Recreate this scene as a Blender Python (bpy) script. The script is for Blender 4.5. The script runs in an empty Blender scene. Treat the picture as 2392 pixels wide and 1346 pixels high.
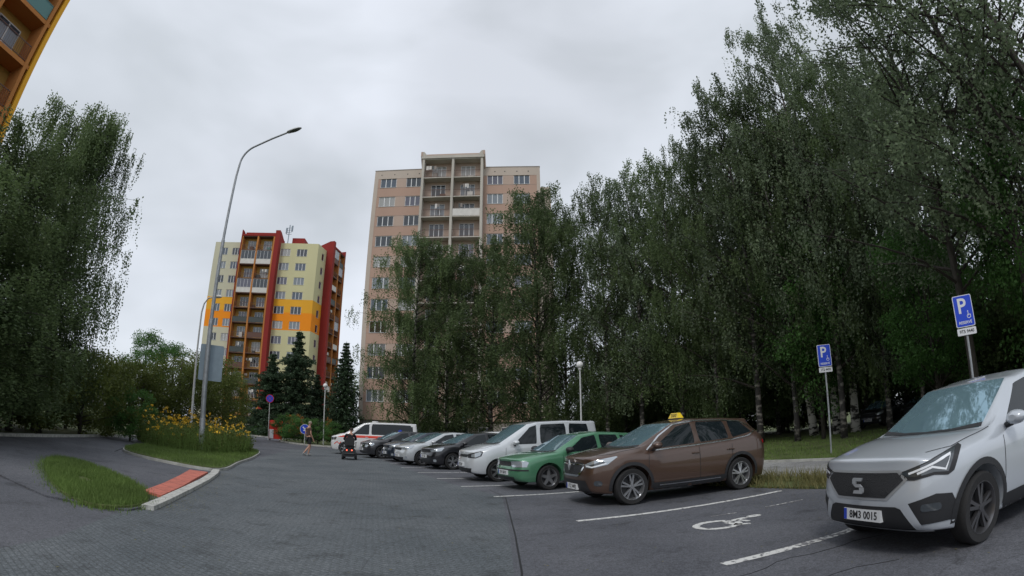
import bpy, bmesh, math, random
from mathutils import Vector, Matrix, noise
from mathutils.bvhtree import BVHTree
R = math.radians
sc = bpy.context.scene
COL = sc.collection
random.seed(7)

# ------------------------------------------------------------------ camera
# the photograph was taken by a wide dashcam lens, 1.43 m above the road
cam = bpy.data.cameras.new("camera")
cam.type = 'PANO'
cam.sensor_width = 36.0
cam.sensor_fit = 'HORIZONTAL'
cam.clip_start = 0.05
cam.clip_end = 4000
cc = cam.cycles if hasattr(cam, 'cycles') and hasattr(cam.cycles, 'panorama_type') else cam
cc.panorama_type = 'FISHEYE_LENS_POLYNOMIAL'
cc.fisheye_fov = R(200)
cc.fisheye_polynomial_k0 = 0.0
cc.fisheye_polynomial_k1 = -0.055134
cc.fisheye_polynomial_k2 = 0.0
cc.fisheye_polynomial_k3 = 1.9630e-6
cc.fisheye_polynomial_k4 = 0.0
camo = bpy.data.objects.new("camera", cam)
COL.objects.link(camo)
camo.location = (0, 0, 1.429)
camo.matrix_world = (Matrix.Translation((0, 0, 1.429)) @ Matrix.Rotation(R(90 + 16.111), 4, 'X')
                     @ Matrix.Rotation(R(-0.3887), 4, 'Z'))
sc.camera = camo

# ------------------------------------------------------------------ sky, sun, exposure
SUN_EL, SUN_AZ = 48, 200          # azimuth clockwise from +Y: the sun stands behind the camera, veiled
w = bpy.data.worlds.new("World")
sc.world = w
w.use_nodes = True
nt = w.node_tree
nt.nodes.clear()
def N(tree, t, **kw):
    n = tree.nodes.new(t)
    for k, v in kw.items():
        setattr(n, k, v)
    return n
out = N(nt, 'ShaderNodeOutputWorld'); bg = N(nt, 'ShaderNodeBackground')
sky = N(nt, 'ShaderNodeTexSky', sky_type='NISHITA')
sky.sun_disc = False
sky.sun_elevation = R(SUN_EL); sky.sun_rotation = R(SUN_AZ)
tc = N(nt, 'ShaderNodeTexCoord'); mp = N(nt, 'ShaderNodeMapping')
mp.inputs['Scale'].default_value = (1, 1, 2.2)
nz = N(nt, 'ShaderNodeTexNoise'); nz.inputs['Scale'].default_value = 2.1
nz.inputs['Detail'].default_value = 4; nz.inputs['Roughness'].default_value = 0.45
nz.inputs['Distortion'].default_value = 0.25
cr = N(nt, 'ShaderNodeValToRGB')
cr.color_ramp.elements[0].position = 0.33; cr.color_ramp.elements[0].color = (4.8, 5.15, 5.55, 1)
cr.color_ramp.elements[1].position = 0.62; cr.color_ramp.elements[1].color = (6.6, 6.95, 7.6, 1)
mx = N(nt, 'ShaderNodeMix', data_type='RGBA'); mx.inputs[0].default_value = 0.93
nt.links.new(tc.outputs['Generated'], mp.inputs[0]); nt.links.new(mp.outputs[0], nz.inputs['Vector'])
nt.links.new(nz.outputs[0], cr.inputs[0])
nt.links.new(sky.outputs[0], mx.inputs[6]); nt.links.new(cr.outputs[0], mx.inputs[7])
# two darker cloud patches, placed by direction in the sky
nrm = N(nt, 'ShaderNodeVectorMath', operation='NORMALIZE'); dw = N(nt, 'ShaderNodeMix', data_type='RGBA', blend_type='LINEAR_LIGHT'); dw.inputs[0].default_value = .10
n2 = N(nt, 'ShaderNodeTexNoise'); n2.inputs['Scale'].default_value = 5.0; n2.inputs['Detail'].default_value = 4
nt.links.new(tc.outputs['Generated'], n2.inputs['Vector']); nt.links.new(tc.outputs['Generated'], dw.inputs[6]); nt.links.new(n2.outputs['Color'], dw.inputs[7]); nt.links.new(dw.outputs[2], nrm.inputs[0])
last_ = mx.outputs[2]
for az_c, el_c, lo, hi, amt in ((1.5, 40, .955, .998, .86), (-27, 24, .975, .999, .93)):
    dt = N(nt, 'ShaderNodeVectorMath', operation='DOT_PRODUCT')
    dt.inputs[1].default_value = (math.sin(R(az_c)) * math.cos(R(el_c)), math.cos(R(az_c)) * math.cos(R(el_c)), math.sin(R(el_c)))
    nt.links.new(nrm.outputs[0], dt.inputs[0])
    mr_ = N(nt, 'ShaderNodeMapRange', interpolation_type='SMOOTHSTEP'); mr_.inputs[1].default_value = lo; mr_.inputs[2].default_value = hi; mr_.inputs[3].default_value = 1.0; mr_.inputs[4].default_value = amt
    nt.links.new(dt.outputs['Value'], mr_.inputs[0])
    sc_ = N(nt, 'ShaderNodeVectorMath', operation='SCALE'); nt.links.new(last_, sc_.inputs[0]); nt.links.new(mr_.outputs[0], sc_.inputs['Scale']); last_ = sc_.outputs[0]
nt.links.new(last_, bg.inputs[0]); bg.inputs[1].default_value = 0.1
nt.links.new(bg.outputs[0], out.inputs[0])
sun = bpy.data.lights.new("sun", 'SUN'); sun.energy = 0.9; sun.angle = R(14); sun.color = (1.0, 0.96, 0.9)
suno = bpy.data.objects.new("sun", sun); COL.objects.link(suno)
a = R(SUN_AZ)
d = Vector((math.sin(a) * math.cos(R(SUN_EL)), math.cos(a) * math.cos(R(SUN_EL)), math.sin(R(SUN_EL))))
suno.rotation_euler = d.to_track_quat('Z', 'Y').to_euler()
sc.view_settings.view_transform = 'Standard'
sc.view_settings.look = 'None'
sc.view_settings.exposure = 0.36
sc.view_settings.gamma = 1.0
sc.cycles.max_bounces = 6
sc.cycles.diffuse_bounces = 3
sc.cycles.glossy_bounces = 3
sc.cycles.transparent_max_bounces = 6

# ------------------------------------------------------------------ materials
M = {}
def mat(name, col, rough=0.7, metal=0.0, var=0.0, scale=3.0, bump=0.0, bscale=40.0, spec=0.5, coat=0.0, emit=None, stretch=None, col2=None, det=5.0, obj_var=0.0, trans=0.0, coords='Object'):
    m = bpy.data.materials.new(name); m.use_nodes = True
    t = m.node_tree; b = t.nodes['Principled BSDF']
    b.inputs['Roughness'].default_value = rough; b.inputs['Metallic'].default_value = metal
    b.inputs['Specular IOR Level'].default_value = spec
    b.inputs['Coat Weight'].default_value = coat; b.inputs['Coat Roughness'].default_value = 0.04
    c = (*col, 1)
    b.inputs['Base Color'].default_value = c
    co = N(t, 'ShaderNodeTexCoord')
    src = co.outputs[coords]
    if stretch:
        mpn = N(t, 'ShaderNodeMapping'); mpn.inputs['Scale'].default_value = stretch
        t.links.new(src, mpn.inputs[0]); src = mpn.outputs[0]
    last = None
    if var > 0:
        nn = N(t, 'ShaderNodeTexNoise'); nn.inputs['Scale'].default_value = scale; nn.inputs['Detail'].default_value = det
        nn.inputs['Roughness'].default_value = 0.6
        t.links.new(src, nn.inputs['Vector'])
        rp = N(t, 'ShaderNodeValToRGB')
        rp.color_ramp.elements[0].position = 0.3; rp.color_ramp.elements[1].position = 0.7
        c2 = col2 if col2 else tuple(v * (1 + var) for v in col)
        c1 = tuple(v * (1 - var) for v in col)
        rp.color_ramp.elements[0].color = (*c1, 1); rp.color_ramp.elements[1].color = (*c2, 1)
        t.links.new(nn.outputs[0], rp.inputs[0]); last = rp.outputs[0]
    if obj_var > 0:
        oi = N(t, 'ShaderNodeObjectInfo'); hv = N(t, 'ShaderNodeHueSaturation')
        ma = N(t, 'ShaderNodeMapRange'); ma.inputs[3].default_value = 1 - obj_var; ma.inputs[4].default_value = 1 + obj_var
        t.links.new(oi.outputs['Random'], ma.inputs[0]); t.links.new(ma.outputs[0], hv.inputs['Value'])
        if last: t.links.new(last, hv.inputs['Color'])
        else: hv.inputs['Color'].default_value = c
        last = hv.outputs[0]
    if last: t.links.new(last, b.inputs['Base Color'])
    if bump > 0:
        bn = N(t, 'ShaderNodeTexNoise'); bn.inputs['Scale'].default_value = bscale; bn.inputs['Detail'].default_value = 6
        t.links.new(src, bn.inputs['Vector'])
        bp = N(t, 'ShaderNodeBump'); bp.inputs['Strength'].default_value = bump; bp.inputs['Distance'].default_value = 0.02
        t.links.new(bn.outputs[0], bp.inputs['Height']); t.links.new(bp.outputs[0], b.inputs['Normal'])
    if emit:
        b.inputs['Emission Color'].default_value = (*emit[0], 1); b.inputs['Emission Strength'].default_value = emit[1]
    if trans > 0:
        o_ = t.nodes['Material Output']; tr = N(t, 'ShaderNodeBsdfTranslucent'); ms = N(t, 'ShaderNodeMixShader')
        ms.inputs[0].default_value = trans
        if last: t.links.new(last, tr.inputs[0])
        else: tr.inputs[0].default_value = c
        t.links.new(b.outputs[0], ms.inputs[1]); t.links.new(tr.outputs[0], ms.inputs[2]); t.links.new(ms.outputs[0], o_.inputs[0])
    M[name] = m
    return m

def asphalt_mat(name, base, patch, crack=True):
    m = mat(name, base, rough=0.85, bump=0.35, bscale=120)
    t = m.node_tree; b = t.nodes['Principled BSDF']
    co = N(t, 'ShaderNodeTexCoord')
    big = N(t, 'ShaderNodeTexNoise'); big.inputs['Scale'].default_value = 0.5; big.inputs['Detail'].default_value = 5
    fine = N(t, 'ShaderNodeTexNoise'); fine.inputs['Scale'].default_value = 60; fine.inputs['Detail'].default_value = 3
    t.links.new(co.outputs['Object'], big.inputs[0]); t.links.new(co.outputs['Object'], fine.inputs[0])
    r1 = N(t, 'ShaderNodeValToRGB'); r1.color_ramp.elements[0].position = .35; r1.color_ramp.elements[1].position = .65
    r1.color_ramp.elements[0].color = (*base, 1); r1.color_ramp.elements[1].color = (*patch, 1)
    r2 = N(t, 'ShaderNodeMapRange'); r2.inputs[1].default_value = .25; r2.inputs[2].default_value = .75; r2.inputs[3].default_value = .55; r2.inputs[4].default_value = 1.45
    t.links.new(big.outputs[0], r1.inputs[0]); t.links.new(fine.outputs[0], r2.inputs[0])
    mu = N(t, 'ShaderNodeVectorMath', operation='SCALE')
    t.links.new(r1.outputs[0], mu.inputs[0]); t.links.new(r2.outputs[0], mu.inputs['Scale'])
    outc = mu.outputs[0]
    # aggregate, oil spots and traffic polishing
    vr = N(t, 'ShaderNodeTexVoronoi'); vr.inputs['Scale'].default_value = 38
    t.links.new(co.outputs['Object'], vr.inputs['Vector'])
    r3 = N(t, 'ShaderNodeMapRange'); r3.inputs[1].default_value = 0; r3.inputs[2].default_value = 1; r3.inputs[3].default_value = .72; r3.inputs[4].default_value = 1.3
    t.links.new(vr.outputs['Color'], r3.inputs[0])
    st = N(t, 'ShaderNodeTexNoise'); st.inputs['Scale'].default_value = 1.7; st.inputs['Detail'].default_value = 7; st.inputs['Roughness'].default_value = .7
    t.links.new(co.outputs['Object'], st.inputs[0])
    r4 = N(t, 'ShaderNodeMapRange'); r4.inputs[1].default_value = .30; r4.inputs[2].default_value = .46; r4.inputs[3].default_value = .50; r4.inputs[4].default_value = 1.0
    t.links.new(st.outputs[0], r4.inputs[0])
    mm = N(t, 'ShaderNodeMath', operation='MULTIPLY'); t.links.new(r3.outputs[0], mm.inputs[0]); t.links.new(r4.outputs[0], mm.inputs[1])
    mu2 = N(t, 'ShaderNodeVectorMath', operation='SCALE'); t.links.new(outc, mu2.inputs[0]); t.links.new(mm.outputs[0], mu2.inputs['Scale'])
    outc = mu2.outputs[0]
    if crack:
        mpp = N(t, 'ShaderNodeMapping'); mpp.inputs['Scale'].default_value = (.28, .28, .28)
        dn = N(t, 'ShaderNodeTexNoise'); dn.inputs['Scale'].default_value = 1.3
        t.links.new(co.outputs['Object'], mpp.inputs[0]); 
        ad = N(t, 'ShaderNodeMix', data_type='RGBA', blend_type='LINEAR_LIGHT'); ad.inputs[0].default_value = .22
        t.links.new(co.outputs['Object'], dn.inputs[0])
        t.links.new(mpp.outputs[0], ad.inputs[6]); t.links.new(dn.outputs['Color'], ad.inputs[7])
        vo = N(t, 'ShaderNodeTexVoronoi', feature='DISTANCE_TO_EDGE'); vo.inputs['Scale'].default_value = 0.8
        t.links.new(ad.outputs[2], vo.inputs['Vector'])
        mr = N(t, 'ShaderNodeMapRange'); mr.inputs[1].default_value = 0.0; mr.inputs[2].default_value = .006; mr.inputs[3].default_value = .72; mr.inputs[4].default_value = 1
        t.links.new(vo.outputs[0], mr.inputs[0])
        m2 = N(t, 'ShaderNodeVectorMath', operation='SCALE'); t.links.new(outc, m2.inputs[0]); t.links.new(mr.outputs[0], m2.inputs['Scale'])
        outc = m2.outputs[0]
    t.links.new(outc, b.inputs['Base Color'])
    return m
asphalt_mat('asphalt', (.076, .080, .094), (.112, .116, .132))
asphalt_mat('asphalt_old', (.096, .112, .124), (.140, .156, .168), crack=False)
asphalt_mat('pavement', (.22, .22, .22), (.30, .30, .29), crack=False)

def add_grid(name, bw, bh, mortar, dark, rot=0.0):
    t = M[name].node_tree; b = t.nodes['Principled BSDF']; l_ = b.inputs['Base Color'].links
    co = N(t, 'ShaderNodeTexCoord'); mp_ = N(t, 'ShaderNodeMapping'); mp_.inputs['Rotation'].default_value = (0, 0, rot)
    br = N(t, 'ShaderNodeTexBrick'); br.inputs['Scale'].default_value = 1.0; br.inputs['Brick Width'].default_value = bw; br.inputs['Row Height'].default_value = bh; br.inputs['Mortar Size'].default_value = mortar; br.inputs['Mortar Smooth'].default_value = .3
    br.inputs['Color1'].default_value = (1, 1, 1, 1); br.inputs['Color2'].default_value = (.86, .86, .86, 1); br.inputs['Mortar'].default_value = (dark, dark, dark, 1)
    t.links.new(co.outputs['Object'], mp_.inputs[0]); t.links.new(mp_.outputs[0], br.inputs['Vector'])
    mu_ = N(t, 'ShaderNodeMix', data_type='RGBA', blend_type='MULTIPLY'); mu_.inputs[0].default_value = 1.0
    if l_: t.links.new(l_[0].from_socket, mu_.inputs[6])
    else: mu_.inputs[6].default_value = b.inputs['Base Color'].default_value
    t.links.new(br.outputs['Color'], mu_.inputs[7]); t.links.new(mu_.outputs[2], b.inputs['Base Color'])
add_grid('asphalt_old', .11, .07, .010, .66, R(23))  # lane grid imitates a windscreen reflection of the dashboard, put into the asphalt colour
def worn_paint():
    m = mat('worn_paint', (.62, .62, .60), rough=.7)
    t = m.node_tree; b = t.nodes['Principled BSDF']
    co = N(t, 'ShaderNodeTexCoord'); n1 = N(t, 'ShaderNodeTexNoise'); n1.inputs['Scale'].default_value = 14; n1.inputs['Detail'].default_value = 8
    t.links.new(co.outputs['Object'], n1.inputs[0])
    r = N(t, 'ShaderNodeValToRGB'); r.color_ramp.elements[0].position = .36; r.color_ramp.elements[1].position = .47
    r.color_ramp.elements[0].color = (.15, .15, .16, 1); r.color_ramp.elements[1].color = (.66, .66, .64, 1)
    t.links.new(n1.outputs[0], r.inputs[0]); t.links.new(r.outputs[0], b.inputs['Base Color'])
    m2 = m.copy(); m2.name = 'very_worn_paint'
    for n in m2.node_tree.nodes:
        if n.bl_idname == 'ShaderNodeValToRGB':
            n.color_ramp.elements[0].position = .47; n.color_ramp.elements[1].position = .58
    M['very_worn_paint'] = m2
worn_paint()
mat('grass_soil', (.075, .10, .028), rough=.95, var=.35, scale=1.2, bump=.6, bscale=30, col2=(.11, .135, .04))
mat('grass_blade', (.125, .195, .045), rough=.8, var=.3, scale=.6, obj_var=.1, trans=.25)
mat('weed_blade', (.17, .18, .06), rough=.8, var=.4, scale=1.5, col2=(.25, .22, .09), trans=.25)
mat('flower_yellow', (.75, .47, .03), rough=.7, var=.15, scale=5)
mat('kerb_stone', (.42, .42, .39), rough=.85, var=.25, scale=3, bump=.3)
mat('kerb_white', (.46, .46, .43), rough=.8, var=.35, scale=9, bump=.3)
mat('pink_paving', (.58, .17, .12), rough=.8, var=.12, scale=10, bump=.5, bscale=60)
add_grid('pink_paving', .4, .4, .012, .45, R(23)) if 'pink_paving' in M else None
mat('birch_leaf', (.095, .150, .058), rough=.45, var=.4, scale=.35, col2=(.18, .25, .105), obj_var=.25, trans=.45, spec=.3)
mat('birch_leaf_grey', (.12, .170, .098), rough=.45, var=.4, scale=.4, col2=(.21, .27, .155), obj_var=.2, trans=.45, spec=.3)
mat('green_leaf', (.07, .17, .04), rough=.6, var=.45, scale=.5, col2=(.11, .24, .06), obj_var=.2, trans=.45, spec=.3)
mat('olive_leaf', (.11, .15, .035), rough=.65, var=.4, scale=.5, col2=(.17, .21, .05), obj_var=.18, trans=.4, spec=.3)
mat('needle', (.040, .080, .042), rough=.6, var=.4, scale=.8, col2=(.065, .11, .055), obj_var=.15, trans=.25, spec=.3)
mat('orange_leaf', (.40, .17, .03), rough=.7, var=.3, scale=2, trans=.2)
mat('bark_dark', (.055, .048, .04), rough=.9, var=.4, scale=3, bump=.6, bscale=12, stretch=(4, 4, 1))
mat('twig', (.045, .037, .032), rough=.9)
def birch_bark():
    m = mat('birch_bark', (.46, .44, .40), rough=.8)
    t = m.node_tree; b = t.nodes['Principled BSDF']
    co = N(t, 'ShaderNodeTexCoord'); mpn = N(t, 'ShaderNodeMapping'); mpn.inputs['Scale'].default_value = (2.2, 2.2, 5.5)
    n1 = N(t, 'ShaderNodeTexNoise'); n1.inputs['Scale'].default_value = 1.0; n1.inputs['Detail'].default_value = 4
    t.links.new(co.outputs['Object'], mpn.inputs[0]); t.links.new(mpn.outputs[0], n1.inputs[0])
    r = N(t, 'ShaderNodeValToRGB'); r.color_ramp.elements[0].position = .43; r.color_ramp.elements[1].position = .50
    r.color_ramp.elements[0].color = (.035, .032, .03, 1); r.color_ramp.elements[1].color = (.60, .58, .54, 1)
    t.links.new(n1.outputs[0], r.inputs[0]); t.links.new(r.outputs[0], b.inputs['Base Color'])
birch_bark()
mat('galvanised', (.36, .38, .40), rough=.5, metal=.5, var=.2, scale=6)
mat('light_post', (.55, .56, .56), rough=.5, var=.1, scale=4)
mat('dark_metal', (.06, .065, .07), rough=.5, metal=.3)
mat('ball_glass', (.8, .8, .8), rough=.25)
mat('lamp_glass', (.10, .10, .09), rough=.15)
mat('sign_back', (.22, .28, .33), rough=.6, var=.12, scale=2)
mat('sign_blue', (.005, .055, .60), rough=.35)
mat('sign_white', (.72, .74, .78), rough=.45)
mat('sign_red', (.55, .02, .02), rough=.4)
mat('black_ink', (.015, .015, .018), rough=.5)
# car materials
mat('glass_dark', (.010, .015, .018), rough=.03, spec=.45)
mat('screen_glass', (.26, .42, .50), rough=.03, spec=.9, metal=.62)  # blue metallic base colour stands in for sky reflected in the windscreens
mat('trim_silver', (.60, .62, .65), rough=.3, metal=.6)
mat('rubber', (.018, .018, .019), rough=.8, bump=.2)
mat('plastic_black', (.022, .023, .026), rough=.55)
mat('mesh_black', (.018, .019, .022), rough=.45, bump=.8, bscale=90)
mat('rim_silver', (.50, .51, .53), rough=.28, metal=.85)
mat('rim_dark', (.16, .16, .17), rough=.35, metal=.8)
mat('chrome', (.75, .76, .78), rough=.1, metal=1.0)
mat('lamp_clear', (.42, .46, .50), rough=.08, spec=.9, coat=1.0, metal=.4)
mat('lamp_dark', (.05, .06, .07), rough=.08, spec=.9, coat=1.0)
mat('lamp_white', (.85, .88, .92), rough=.15, coat=1.0)
mat('lamp_red', (.45, .01, .015), rough=.15, coat=1.0)
mat('lamp_red_lit', (.6, .05, .03), rough=.3, emit=((1, .15, .08), 1.6))
mat('plate_white', (.70, .72, .74), rough=.5)
mat('plate_blue', (.02, .06, .45), rough=.5)
mat('taxi_yellow', (.85, .60, .02), rough=.35, coat=.5)
def paint(name, col, metal=.4, rough=.32):
    return mat('paint_' + name, col, rough=rough, metal=metal, coat=1.0, spec=.5)
paint('silver', (.52, .56, .61), .18, .28)
paint('brown', (.098, .058, .042), .45, .35)
paint('light_silver', (.62, .65, .68), .25, .3)
paint('green', (.085, .25, .14), .3, .35)
paint('black', (.012, .012, .016), .1, .3)
paint('dark_blue', (.02, .03, .05), .3, .3)
paint('dark_grey', (.035, .036, .042), .3, .3)
paint('golf_silver', (.55, .58, .60), .35, .3)
paint('white', (.72, .73, .74), .0, .3)
mat('ambulance_red', (.75, .06, .03), rough=.4)

# ------------------------------------------------------------------ helpers
def link(o):
    COL.objects.link(o); return o
def tag(o, label=None, cat=None, group=None, kind=None):
    if label: o['label'] = label
    if cat: o['category'] = cat
    if group: o['group'] = group
    if kind: o['kind'] = kind
    return o
def empty(name, loc=(0, 0, 0), rz=0.0):
    o = bpy.data.objects.new(name, None); link(o); o.empty_display_size = .3
    o.location = loc; o.rotation_euler = (0, 0, rz); return o
def mesh_obj(name, me, parent=None, loc=None):
    o = bpy.data.objects.new(name, me); link(o)
    if parent: o.parent = parent
    if loc: o.location = loc
    return o
class MB:
    """collects simple shapes and links them as ONE mesh object"""
    def __init__(s): s.v = []; s.f = []; s.m = []
    def add(s, vs, fs, mi=0):
        o = len(s.v); s.v += [tuple(v) for v in vs]; s.f += [tuple(i + o for i in f) for f in fs]; s.m += [mi] * len(fs)
    def box(s, x0, x1, y0, y1, z0, z1, mi=0):
        s.add([(x0, y0, z0), (x1, y0, z0), (x1, y1, z0), (x0, y1, z0), (x0, y0, z1), (x1, y0, z1), (x1, y1, z1), (x0, y1, z1)],
              [(0, 3, 2, 1), (4, 5, 6, 7), (0, 1, 5, 4), (1, 2, 6, 5), (2, 3, 7, 6), (3, 0, 4, 7)], mi)
    def tube(s, pts, rad, n=8, mi=0, cap=True):
        pts = [Vector(p) for p in pts]
        if not isinstance(rad, (list, tuple)): rad = [rad] * len(pts)
        vs = []; fs = []; prev = None
        for i, p in enumerate(pts):
            t = (pts[min(i + 1, len(pts) - 1)] - pts[max(i - 1, 0)]).normalized()
            a_ = Vector((0, 0, 1)) if abs(t.z) < .9 else Vector((1, 0, 0))
            if prev is None: u = t.cross(a_).normalized()
            else: u = (prev - t * prev.dot(t)).normalized()
            prev = u; v_ = t.cross(u)
            for k in range(n):
                q = 2 * math.pi * k / n
                vs.append(p + (u * math.cos(q) + v_ * math.sin(q)) * rad[i])
        for i in range(len(pts) - 1):
            for k in range(n):
                fs.append((i * n + k, i * n + (k + 1) % n, (i + 1) * n + (k + 1) % n, (i + 1) * n + k))
        if cap:
            fs.append(tuple(range(n - 1, -1, -1))); fs.append(tuple((len(pts) - 1) * n + k for k in range(n)))
        s.add(vs, fs, mi)
    def prism(s, poly, z0, z1, mi=0):
        n = len(poly)
        s.add([(p[0], p[1], z0) for p in poly] + [(p[0], p[1], z1) for p in poly],
              [tuple(range(n - 1, -1, -1)), tuple(range(n, 2 * n))] + [(i, (i + 1) % n, n + (i + 1) % n, n + i) for i in range(n)], mi)
    def lathe(s, prof, n=24, axis='Z', o=(0, 0, 0), mi=0, cap=True):
        vs = []; fs = []
        for r_, h_ in prof:
            for k in range(n):
                q = 2 * math.pi * k / n
                c_, s_ = r_ * math.cos(q), r_ * math.sin(q)
                vs.append({'Z': (c_ + o[0], s_ + o[1], h_ + o[2]), 'Y': (c_ + o[0], h_ + o[1], s_ + o[2]), 'X': (h_ + o[0], c_ + o[1], s_ + o[2])}[axis])
        for i in range(len(prof) - 1):
            for k in range(n):
                fs.append((i * n + k, i * n + (k + 1) % n, (i + 1) * n + (k + 1) % n, (i + 1) * n + k))
        if cap: fs.append(tuple(range(n))); fs.append(tuple((len(prof) - 1) * n + k for k in range(n - 1, -1, -1)))
        s.add(vs, fs, mi)
    def mesh(s, name, mats, smooth=False):
        me = bpy.data.meshes.new(name); me.from_pydata(s.v, [], s.f)
        if not isinstance(mats, (list, tuple)): mats = [mats]
        for m_ in mats: me.materials.append(M[m_] if isinstance(m_, str) else m_)
        me.polygons.foreach_set('material_index', s.m)
        if smooth: me.polygons.foreach_set('use_smooth', [True] * len(s.f))
        me.update(); return me
    def build(s, name, mats, parent=None, smooth=False, fix=True):
        me = s.mesh(name, mats, smooth)
        if fix:
            b = bmesh.new(); b.from_mesh(me); bmesh.ops.recalc_face_normals(b, faces=b.faces); b.to_mesh(me); b.free()
        if smooth and hasattr(me, 'set_sharp_from_angle'): me.set_sharp_from_angle(angle=R(40))
        return mesh_obj(name, me, parent)
def part(name, fn, mats, parent, smooth=False):
    b = MB(); fn(b); return b.build(name, mats, parent, smooth)
def copy_tree(o, parent=None):
    c = o.copy(); COL.objects.link(c)
    if parent: c.parent = parent
    for ch in list(o.children): copy_tree(ch, c)
    return c
def text_mesh(txt, size, name, m, parent, mw, ext=.002, sx=1.0, align='CENTER'):
    cu = bpy.data.curves.new(name, 'FONT'); cu.body = txt; cu.size = size; cu.extrude = ext; cu.align_x = align; cu.align_y = 'CENTER'
    cu.offset = size * .018; cu.resolution_u = 3
    t_ = bpy.data.objects.new(name, cu)
    me = bpy.data.meshes.new_from_object(t_); bpy.data.objects.remove(t_); bpy.data.curves.remove(cu)
    me.transform(mw @ Matrix.Diagonal((sx, 1, 1, 1))); me.materials.clear(); me.materials.append(M[m])
    me.name = name
    return mesh_obj(name, me, parent)
# ------------------------------------------------------------------ the ground
DR = Vector((-.3907, .9205))       # direction along the parking row
NR = Vector((.9205, .3907))        # across it, towards the lawn
def sn(s_, n_): return (DR.x * s_ + NR.x * n_, DR.y * s_ + NR.y * n_)
def sheet(name, poly, z, m, kind='structure', thick=0.0):
    b = MB()
    if thick > 0: b.prism(poly, z - thick, z)
    else: b.add([(p[0], p[1], z) for p in poly], [tuple(range(len(poly)))])
    o = b.build(name, m)
    if not thick:
        if o.data.polygons[0].normal.z < 0: o.data.flip_normals()
    tag(o, kind=kind); return o
def smooth_poly(pts, n=5):
    out_ = []
    L = len(pts)
    for i in range(L):
        p0, p1, p2, p3 = [Vector(pts[(i + k) % L]) for k in (-1, 0, 1, 2)]
        for k in range(n):
            t = k / n
            q = .5 * ((2 * p1) + (p2 - p0) * t + (2 * p0 - 5 * p1 + 4 * p2 - p3) * t * t + (3 * p1 - p0 - 3 * p2 + p3) * t ** 3)
            out_.append((q.x, q.y))
    return out_
sheet('ground', [(-900, -900), (900, -900), (900, 900), (-900, 900)], -.02, 'grass_soil')
# aisle, parking bays and side road are one asphalt sheet
aisle = [sn(-30, -4), sn(-30, 9.3), sn(40, 9.3), sn(44, 4), sn(46, -2), sn(56, -2.4), (-30, 53), (-60, 66), (-60, 60), (-26.5, 46.2), (-18.9, 20.2), (-14.8, 10.2), (-14.2, -30)]
sheet('road', aisle, 0.0, 'asphalt')
# slightly raised walkway behind the bays
KE = 60
ow = MB(); ow.prism([sn(-10, 10.4), sn(-10, 13.5), sn(KE, 13.5), sn(KE, 10.4)], -.01, .06)
tag(ow.build('pavement', 'pavement'), kind='structure')
ow = MB(); ow.prism([sn(-10, 13.5), sn(-10, 13.62), sn(KE, 13.62), sn(KE, 13.5)], -.01, .13)
tag(ow.build('kerb', 'kerb_stone'), 'grey stone kerb between the walkway and the lawn under the birches', 'kerb', kind='structure')
# verge of weeds behind the bays
sheet('verge', [sn(-10, 8.75), sn(-10, 10.39), sn(45, 10.39), sn(45, 8.75)], .03, 'grass_soil', thick=.03)
# lawn rising gently towards the birches
def lawn_z(n_):
    t = max(0, min(1, (n_ - 13.6) / 16)); return .10 + .25 * t * t * (3 - 2 * t)
def lawn_at(x, y): return lawn_z(x * NR.x + y * NR.y)
def terrain(name, s0, s1, n0, n1, ds, dn, m):
    b = MB(); ns_ = int((s1 - s0) / ds); nn_ = int((n1 - n0) / dn); vs = []
    for i in range(ns_ + 1):
        for j in range(nn_ + 1):
            s_, n_ = s0 + i * ds, n0 + j * dn; x, y = sn(s_, n_)
            vs.append((x, y, lawn_z(n_) + (.05 * noise.noise(Vector((x * .3, y * .3, 0))) if j else 0)))
    fs = [(i * (nn_ + 1) + j, i * (nn_ + 1) + j + 1, (i + 1) * (nn_ + 1) + j + 1, (i + 1) * (nn_ + 1) + j) for i in range(ns_) for j in range(nn_)]
    b.add(vs, fs); o = b.build(name, m, smooth=True); tag(o, kind='structure'); return o
terrain('lawn', -20, 52, 13.62, 103.62, 2, 2, 'grass_soil')

def G(px): return px
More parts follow.
